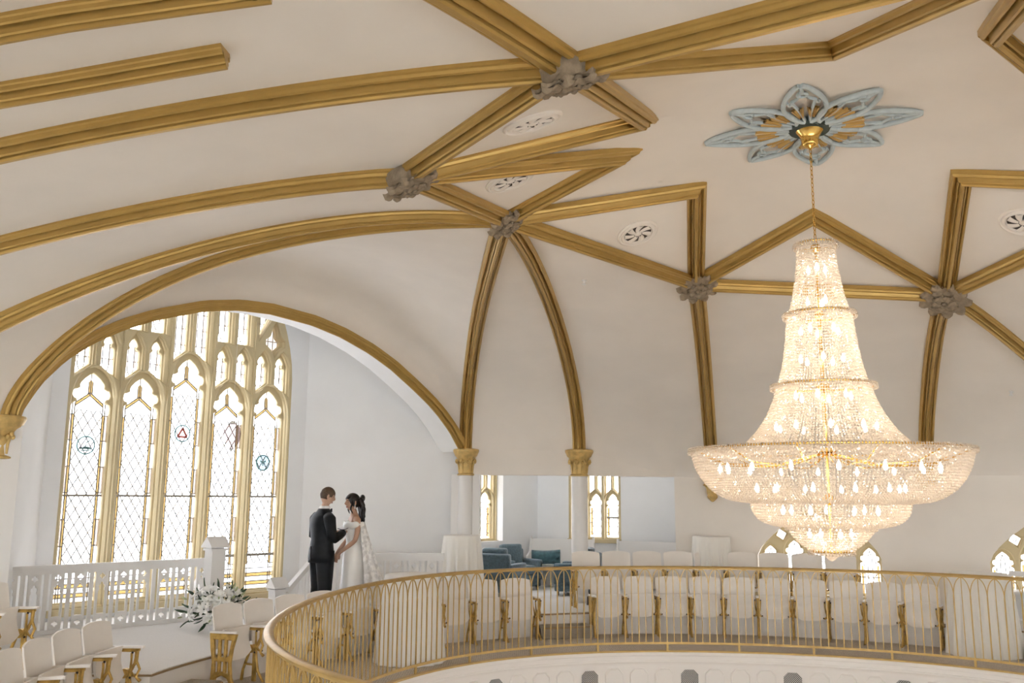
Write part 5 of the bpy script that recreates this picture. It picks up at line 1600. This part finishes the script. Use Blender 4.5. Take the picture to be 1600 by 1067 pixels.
def add_face(parent, Mh, brow):
    for s_ in (-1, 1):
        b = MB(); b.ball(Mh @ Vector((s_ * 0.032, 0.077, 0.010)), (0.013, 0.009, 0.006), 10, 6, Mh.to_3x3()); b.build('eye', EYEM, parent, 60)
        b = MB(); b.tube([Mh @ Vector((s_ * x, y, z)) for x, y, z in ((0.014, 0.092, 0.030), (0.030, 0.089, 0.035), (0.048, 0.074, 0.030))], 0.0042, 6); b.build('eyebrow', brow, parent, 60)
    b = MB()
    b.tube([Mh @ Vector((x, y, z)) for x, y, z in ((-0.022, 0.083, -0.060), (-0.008, 0.095, -0.0575), (0, 0.096, -0.059), (0.008, 0.095, -0.0575), (0.022, 0.083, -0.060))], [0.002, 0.0055, 0.005, 0.0055, 0.002], 6)
    b.tube([Mh @ Vector((x, y, z)) for x, y, z in ((-0.018, 0.083, -0.066), (0, 0.094, -0.069), (0.018, 0.083, -0.066))], [0.002, 0.006, 0.002], 6)
    b.build('mouth', LIPS, parent, 60)
def hand_joints(J, E_, pre, wrist, dirv, palmn, side, curl=0.9, wr=0.024):
    """palm and five unequal bent fingers growing from the wrist joint"""
    d = Vector(dirv).normalized(); pn = Vector(palmn); pn = (pn - d * pn.dot(d)).normalized(); s_ = d.cross(pn).normalized() * side
    W = Vector(wrist)
    J[pre + 'palm'] = (tuple(W + d * 0.045), 0.034, 0.017); E_.append((pre + 'w', pre + 'palm'))
    for i, (off, L) in enumerate(((-0.030, 0.066), (-0.010, 0.076), (0.010, 0.070), (0.029, 0.054))):
        base = W + d * 0.085 + s_ * off
        J[pre + 'k%d' % i] = (tuple(base), 0.0105, 0.0105); E_.append((pre + 'palm', pre + 'k%d' % i))
        d1 = (d * math.cos(curl * 0.7) + pn * math.sin(curl * 0.7)); d2 = (d * math.cos(curl * 1.6) + pn * math.sin(curl * 1.6))
        J[pre + 'm%d' % i] = (tuple(base + d1 * L * 0.5), 0.0092, 0.0092); E_.append((pre + 'k%d' % i, pre + 'm%d' % i))
        J[pre + 't%d' % i] = (tuple(base + d1 * L * 0.5 + d2 * L * 0.5), 0.0075, 0.0075); E_.append((pre + 'm%d' % i, pre + 't%d' % i))
    tb = W + d * 0.03 - s_ * 0.036
    J[pre + 'th'] = (tuple(tb + pn * 0.008), 0.012, 0.012); E_.append((pre + 'w', pre + 'th'))
    J[pre + 'tt'] = (tuple(tb + d * 0.042 - s_ * 0.010 + pn * 0.03), 0.009, 0.009); E_.append((pre + 'th', pre + 'tt'))
def join_into(me, b, m):
    bm = bmesh.new(); bm.from_mesh(me)
    t = b.me('tmp'); bm.from_mesh(t); bm.to_mesh(me); bm.free(); bpy.data.meshes.remove(t)
    return finish(me, 180)
def loft(rings, n=28, flute=0.0, nf=0, ph=0.0):
    b = MB(); rg = []
    for r in rings:
        z, rx, ry = r[0], r[1], r[2]; cx = r[3] if len(r) > 3 else 0; cy = r[4] if len(r) > 4 else 0; fl = r[5] if len(r) > 5 else 0
        rg.append([Vector((cx + rx * (1 + fl * math.sin(nf * 2 * PI * k / n + ph)) * math.cos(2 * PI * k / n), cy + ry * (1 + fl * math.sin(nf * 2 * PI * k / n + ph)) * math.sin(2 * PI * k / n), z)) for k in range(n)])
    b.rings(rg); return b

# ---------------- groom: back to us, looking down at the little book
def groom():
    P = tag(empty('person', (-2.74, 13.36, PZ), math.atan2(0.62, 0.78) - PI / 2), 'man in a black suit seen from behind, reading from a small black book', 'person')
    P.scale = (1.08,) * 3
    J = {}; E_ = []
    def bone(k, p, rx, ry=None, par=None):
        J[k] = (p, rx, ry or rx)
        if par: E_.append((par, k))
    bone('pel', (0, 0, 0.96), 0.14, 0.105); bone('sp', (0, 0.0, 1.14), 0.125, 0.095, 'pel'); bone('ch', (0, -0.01, 1.34), 0.15, 0.105, 'sp')
    bone('nk0', (0, 0.0, 1.47), 0.065, 0.062, 'ch'); bone('nk', (0, 0.018, 1.56), 0.052, 0.055, 'nk0'); bone('hd', (0, 0.03, 1.63), 0.05, 0.055, 'nk')
    for s_, k in ((1, 'r'), (-1, 'l')):
        bone(k + 'h', (s_ * 0.095, 0, 0.90), 0.095, 0.095, 'pel'); bone(k + 'kn', (s_ * 0.105, 0.015, 0.50), 0.06, 0.062, k + 'h'); bone(k + 'an', (s_ * 0.11, -0.01, 0.09), 0.04, 0.045, k + 'kn'); bone(k + 'to', (s_ * 0.125, 0.14, 0.035), 0.04, 0.03, k + 'an')
        bone(k + 's', (s_ * 0.175, -0.01, 1.43), 0.058, 0.058, 'ch'); bone(k + 'e', (s_ * 0.265, 0.01, 1.16), 0.046, 0.046, k + 's')
        bone(k + 'w', (s_ * 0.10, 0.25, 1.215), 0.028, 0.024, k + 'e')
        hand_joints(J, E_, k, J[k + 'w'][0], (-s_ * 0.25, 0.9, 0.18), (-s_ * 0.5, 0.1, 0.9), s_, 0.7)
    me = body_mesh('body', J, E_, 'pel')
    Mh = Matrix.Translation((0, 0.045, 1.70)) @ Matrix.Rotation(-0.16, 4, 'Z') @ Matrix.Rotation(-0.30, 4, 'X')
    me = join_into(me, head_verts(Mh), SKIN)
    B = link('body', me, SKIN, P)
    add_face(B, Mh, HAIRB)
    # hair: short back and sides
    b = MB(); rg = []
    for i in range(15):
        a = PI * i / 14 * 0.66; sz = math.cos(a); ra = max(math.sin(a), 0.02); ring = []
        for k in range(32):
            t = 2 * PI * k / 32; cx, cy = math.cos(t), math.sin(t)
            lim = 0.30 if cy > 0.45 else (-0.05 if cy > -0.1 else -0.42)
            zz = max(sz, lim); rr = math.sqrt(max(0.0, 1 - zz * zz))
            th = 1.075 + 0.03 * math.sin(9 * t + 5 * a) * 0.4 + (0.045 if zz > 0.5 else 0)
            lw = max(0, -zz)
            ring.append(Mh @ Vector((0.077 * rr * cx * th * (1 - 0.30 * lw), 0.099 * rr * cy * th * (1 - 0.40 * lw if cy < 0 else 1), 0.122 * zz * (1.05 if zz > 0 else 1))))
        rg.append(ring)
    b.rings(rg); b.build('hair', HAIRB, P, 180)
    # trousers
    b = MB()
    for s_ in (-1, 1):
        rg = []
        for z, r, y in ((0.045, 0.083, -0.005), (0.10, 0.078, -0.01), (0.30, 0.082, -0.005), (0.50, 0.088, 0.012), (0.70, 0.105, 0.006), (0.86, 0.118, 0.0), (0.98, 0.118, 0.0)):
            rg.append([Vector((s_ * lerp(0.112, 0.088, z) + r * math.cos(2 * PI * k / 20) * (1 + 0.02 * math.sin(z * 40 + k)), y + r * 1.08 * math.sin(2 * PI * k / 20), z)) for k in range(20)])
        b.rings(rg)
    b.build('trousers', SUIT, P, 180)
    for s_ in (-1, 1):
        b = MB(); b.ball((s_ * 0.118, 0.055, 0.04), (0.048, 0.145, 0.045), 12, 8); b.build('shoe', BLACK, P, 180)
    # jacket with sleeves, vent and collar
    J_ = loft([(0.825, 0.208, 0.158, 0, -0.012), (0.90, 0.212, 0.160, 0, -0.012), (1.00, 0.205, 0.150, 0, -0.012), (1.12, 0.186, 0.136, 0, -0.008), (1.22, 0.196, 0.140, 0, -0.012), (1.32, 0.212, 0.146, 0, -0.018), (1.40, 0.216, 0.136, 0, -0.018), (1.455, 0.188, 0.112, 0, -0.014), (1.495, 0.120, 0.088, 0, -0.004), (1.535, 0.078, 0.074, 0, 0.004)], 40)
    jo = J_.build('jacket', SUIT, P, 180)
    for s_ in (-1, 1):
        b = MB(); b.tube([(s_ * 0.155, -0.012, 1.425), (s_ * 0.205, -0.012, 1.395), (s_ * 0.238, -0.006, 1.28), (s_ * 0.272, 0.0, 1.17), (s_ * 0.258, 0.045, 1.145), (s_ * 0.185, 0.155, 1.18), (s_ * 0.115, 0.235, 1.21)], [0.075, 0.084, 0.072, 0.066, 0.064, 0.056, 0.052], 16); b.build('sleeve', SUIT, jo, 180)
        b = MB(); b.tube([(s_ * 0.118, 0.230, 1.21), (s_ * 0.098, 0.254, 1.216)], [0.044, 0.043], 14); b.build('cuff', SHIRT, P, 180)
    b = MB(); b.box((0, -0.168, 0.93), (0.006, 0.012, 0.22)); b.build('back_vent', BLACK, jo)
    b = MB(); rg = []
    for z, r, y in ((1.50, 0.083, 0.005), (1.525, 0.078, 0.008), (1.565, 0.070, 0.014), (1.57, 0.066, 0.014)):
        rg.append([Vector((r * 0.97 * math.cos(2 * PI * k / 24), y + r * math.sin(2 * PI * k / 24), z)) for k in range(24)])
    b.rings(rg, cap=False); b.build('shirt_collar', SHIRT, P, 180)
    b = MB()
    for s_ in (-1, 1): b.prism([Vector(p) for p in ((0, 0.092, 1.515), (s_ * 0.055, 0.088, 1.535), (s_ * 0.055, 0.088, 1.485))], (0, -0.008, 0), (0, 0.012, 0))
    b.build('bow_tie', SUIT, P)
    return P
GR = groom()
# the little book in his hands
gm_ = GR.matrix_world if False else Matrix.Translation(GR.location) @ Matrix.Rotation(GR.rotation_euler.z, 4, 'Z') @ Matrix.Scale(1.08, 4)
bo = tag(empty('vow_book', mw=gm_ @ Matrix.Translation((0.02, 0.355, 1.275)) @ Matrix.Rotation(0.36, 4, 'X')), 'thin black book held open in the man\'s hands', 'book')
for s_ in (-1, 1):
    b = MB(); b.box((s_ * 0.062, 0, 0), (0.122, 0.17, 0.006)); b.build('cover', BLACK, bo, mw=Matrix.Rotation(-s_ * 0.14, 4, 'Y'))
    b = MB(); b.box((s_ * 0.060, 0, 0.006), (0.112, 0.155, 0.005)); b.build('pages', SHIRT, bo, mw=Matrix.Rotation(-s_ * 0.14, 4, 'Y'))

# ---------------- bride
def bride():
    P = tag(empty('person', (-2.33, 13.60, PZ), math.atan2(-0.42, -0.90) - PI / 2), 'woman in a white off-shoulder gown and lace cape veil, facing the man', 'person')
    P.scale = (1.09,) * 3
    J = {}; E_ = []
    def bone(k, p, rx, ry=None, par=None):
        J[k] = (p, rx, ry or rx)
        if par: E_.append((par, k))
    bone('pel', (0, 0, 0.94), 0.13, 0.10); bone('sp', (0, 0.0, 1.10), 0.095, 0.08, 'pel'); bone('ch', (0, 0.0, 1.28), 0.115, 0.085, 'sp')
    bone('cl', (0, -0.005, 1.385), 0.075, 0.06, 'ch'); bone('nk', (0, 0.005, 1.46), 0.04, 0.042, 'cl'); bone('hd', (0, 0.018, 1.53), 0.042, 0.046, 'nk')
    for s_, k in ((1, 'r'), (-1, 'l')):
        bone(k + 'h', (s_ * 0.085, 0, 0.86), 0.085, 0.085, 'pel'); bone(k + 'kn', (s_ * 0.08, 0.01, 0.48), 0.052, 0.055, k + 'h'); bone(k + 'an', (s_ * 0.08, -0.01, 0.11), 0.033, 0.035, k + 'kn'); bone(k + 'to', (s_ * 0.085, 0.12, 0.035), 0.03, 0.022, k + 'an')
        bone(k + 's', (s_ * 0.155, -0.008, 1.365), 0.046, 0.046, 'cl'); bone(k + 'u', (s_ * 0.19, 0.0, 1.24), 0.040, 0.040, k + 's'); bone(k + 'e', (s_ * 0.20, 0.03, 1.10), 0.034, 0.034, k + 'u')
        bone(k + 'f', (s_ * 0.125, 0.13, 1.005), 0.030, 0.030, k + 'e'); bone(k + 'w', (s_ * 0.045, 0.215, 0.925), 0.021, 0.018, k + 'f')
        hand_joints(J, E_, k, J[k + 'w'][0], (-s_ * 0.30, 0.35, -0.85), (-s_ * 0.8, -0.3, 0.1), s_, 0.75)
    me = body_mesh('body', J, E_, 'pel')
    Mh = Matrix.Translation((0, 0.03, 1.605)) @ Matrix.Rotation(0.10, 4, 'Z') @ Matrix.Rotation(-0.06, 4, 'X') @ Matrix.Scale(0.95, 4)
    me = join_into(me, head_verts(Mh, True), SKIN2)
    B = link('body', me, SKIN2, P)
    add_face(B, Mh, HAIRD)
    # hair: parted on top, gathered behind, long waves down the back and a loose lock at each cheek
    b = MB(); rg = []
    for i in range(15):
        a = PI * i / 14 * 0.70; sz = math.cos(a); ring = []
        for k in range(32):
            t = 2 * PI * k / 32; cx, cy = math.cos(t), math.sin(t)
            lim = 0.42 if cy > 0.62 else (-0.10 if cy > 0.1 else -0.55)
            zz = max(sz, lim); rr = math.sqrt(max(0.0, 1 - zz * zz))
            th = 1.11 + 0.015 * math.sin(11 * t) + (0.05 if zz > 0.3 else 0) + (0.06 if cy < 0 else 0)
            lw = max(0, -zz)
            ring.append(Mh @ Vector((0.078 * rr * cx * th * (1 - 0.2 * lw), 0.100 * rr * cy * th * (1 - 0.25 * lw if cy < 0 else 1), 0.124 * zz * 1.07)))
        rg.append(ring)
    b.rings(rg)
    ho = b.build('hair', HAIRD, P, 180)
    rh = random.Random(5)
    for k in range(11):
        x = lerp(-0.075, 0.075, k / 10); b = MB(); pts = []
        for i in range(9):
            u = i / 8
            pts.append(Vector((x * (1 + 0.25 * u) + 0.012 * math.sin(u * 9 + k * 2.1), -0.055 - 0.05 * math.sin(u * PI * 0.8) + 0.014 * math.cos(u * 10 + k), 1.66 - 0.42 * u * (0.85 + 0.15 * math.cos(k)))))
        b.tube(pts, [0.026, 0.028, 0.028, 0.027, 0.026, 0.024, 0.021, 0.016, 0.006], 8); b.build('lock', HAIRD, ho, 180)
    for s_ in (-1, 1):
        b = MB(); pts = []
        for i in range(9):
            u = i / 8; pts.append(Vector((s_ * (0.072 + 0.014 * math.sin(u * 8)), 0.075 - 0.02 * u + 0.012 * math.cos(u * 9), 1.66 - 0.21 * u)))
        b.tube(pts, [0.014, 0.016, 0.016, 0.014, 0.013, 0.012, 0.010, 0.008, 0.003], 7); b.build('lock', HAIRD, ho, 180)
        b = MB(); b.ball((s_ * 0.078, 0.018, 1.565), 0.007, 8, 6); b.ball((s_ * 0.079, 0.018, 1.545), 0.010, 8, 6); b.ball((s_ * 0.079, 0.018, 1.525), 0.008, 8, 6); b.build('earring', PEARL, P, 180)
    b = MB(); b.ball((0, -0.105, 1.66), (0.06, 0.035, 0.05), 12, 8); b.build('bun', HAIRD, ho, 180)
    # gown
    G = loft([(1.315, 0.150, 0.108, 0, 0.012), (1.30, 0.158, 0.118, 0, 0.014), (1.24, 0.152, 0.122, 0, 0.014), (1.16, 0.128, 0.104, 0, 0.006), (1.07, 0.118, 0.096, 0, 0), (0.98, 0.148, 0.118, 0, -0.004), (0.88, 0.172, 0.140, 0, -0.006), (0.74, 0.170, 0.148, 0, -0.004), (0.56, 0.160, 0.150, 0, 0.0, 0.01), (0.38, 0.180, 0.175, 0, -0.02, 0.03), (0.20, 0.25, 0.25, 0, -0.05, 0.05), (0.06, 0.31, 0.31, 0, -0.08, 0.06), (0.006, 0.33, 0.34, 0, -0.09, 0.06)], 64, nf=11)
    go = G.build('gown', GOWN, P, 180)
    # draped off-shoulder collar
    b = MB(); rg = []; n = 64
    for k in range(n):
        a = 2 * PI * k / n
        c = Vector((0.195 * math.cos(a), 0.118 * math.sin(a) + 0.002, 1.318 - 0.022 * abs(math.cos(a)) ** 2 + (0.018 * math.sin(a) if math.sin(a) < 0 else -0.018 * math.sin(a) ** 6)))
        o = Vector((math.cos(a), 0.7 * math.sin(a), 0)).normalized()
        ring = []
        for j in range(10):
            g = 2 * PI * j / 10
            ring.append(c + o * 0.022 * math.cos(g) * (1 + 0.25 * math.sin(5 * a)) + Vector((0, 0, 0.050 * math.sin(g) + 0.008 * math.sin(7 * a))))
        rg.append(ring)
    b.rings(rg, cap=False, closed=True); b.build('off_shoulder_collar', GOWN, go, 180)
    # cape veil falling from the shoulders behind her
    vm = bpy.data.materials.new('lace_tulle'); vm.use_nodes = True
    nt = vm.node_tree; pb_ = nt.nodes['Principled BSDF']; pb_.inputs['Base Color'].default_value = (0.92, 0.91, 0.89, 1); pb_.inputs['Roughness'].default_value = 0.8
    tc_ = nt.nodes.new('ShaderNodeTexCoord'); nz_ = nt.nodes.new('ShaderNodeTexNoise'); nz_.inputs['Scale'].default_value = 16; nz_.inputs['Detail'].default_value = 6
    rp_ = nt.nodes.new('ShaderNodeValToRGB'); rp_.color_ramp.elements[0].position = 0.44; rp_.color_ramp.elements[0].color = (0.62,) * 3 + (1,); rp_.color_ramp.elements[1].position = 0.58; rp_.color_ramp.elements[1].color = (0.92,) * 3 + (1,)
    nt.links.new(tc_.outputs['Object'], nz_.inputs['Vector']); nt.links.new(nz_.outputs['Fac'], rp_.inputs['Fac']); nt.links.new(rp_.outputs['Color'], pb_.inputs['Alpha'])
    b = MB()
    def vf(u, v):
        a = lerp(-PI * 0.06, -PI * 0.94, u)
        z = lerp(1.345, 0.012, v)
        rx = lerp(0.19, 0.42, v ** 1.1); ry = lerp(0.13, 0.62, v ** 1.05)
        f = 1 + (0.05 * v) * math.sin(u * PI * 13)
        return Vector((rx * f * math.cos(a), ry * f * math.sin(a) - 0.01, z))
    b.grid(vf, 70, 26); b.build('cape_veil', vm, P, 180)
    # handkerchief-wrapped dark handle in her hands
    return P
BR = bride()
bmw = Matrix.Translation(BR.location) @ Matrix.Rotation(BR.rotation_euler.z, 4, 'Z') @ Matrix.Scale(1.09, 4)
mo = tag(empty('folded_fan', mw=bmw @ Matrix.Translation((0.0, 0.265, 0.84))), 'small dark folded object held low in the woman\'s hands', 'hand item')
b = MB(); b.tube([(0, 0.0, 0.05), (0.01, 0.012, -0.03), (0.03, 0.02, -0.09)], [0.010, 0.012, 0.014], 8); b.build('handle', BLACK, mo, 60)
b = MB(); b.box((0.045, 0.024, -0.10), (0.05, 0.012, 0.03)); b.build('tip', BLACK, mo)
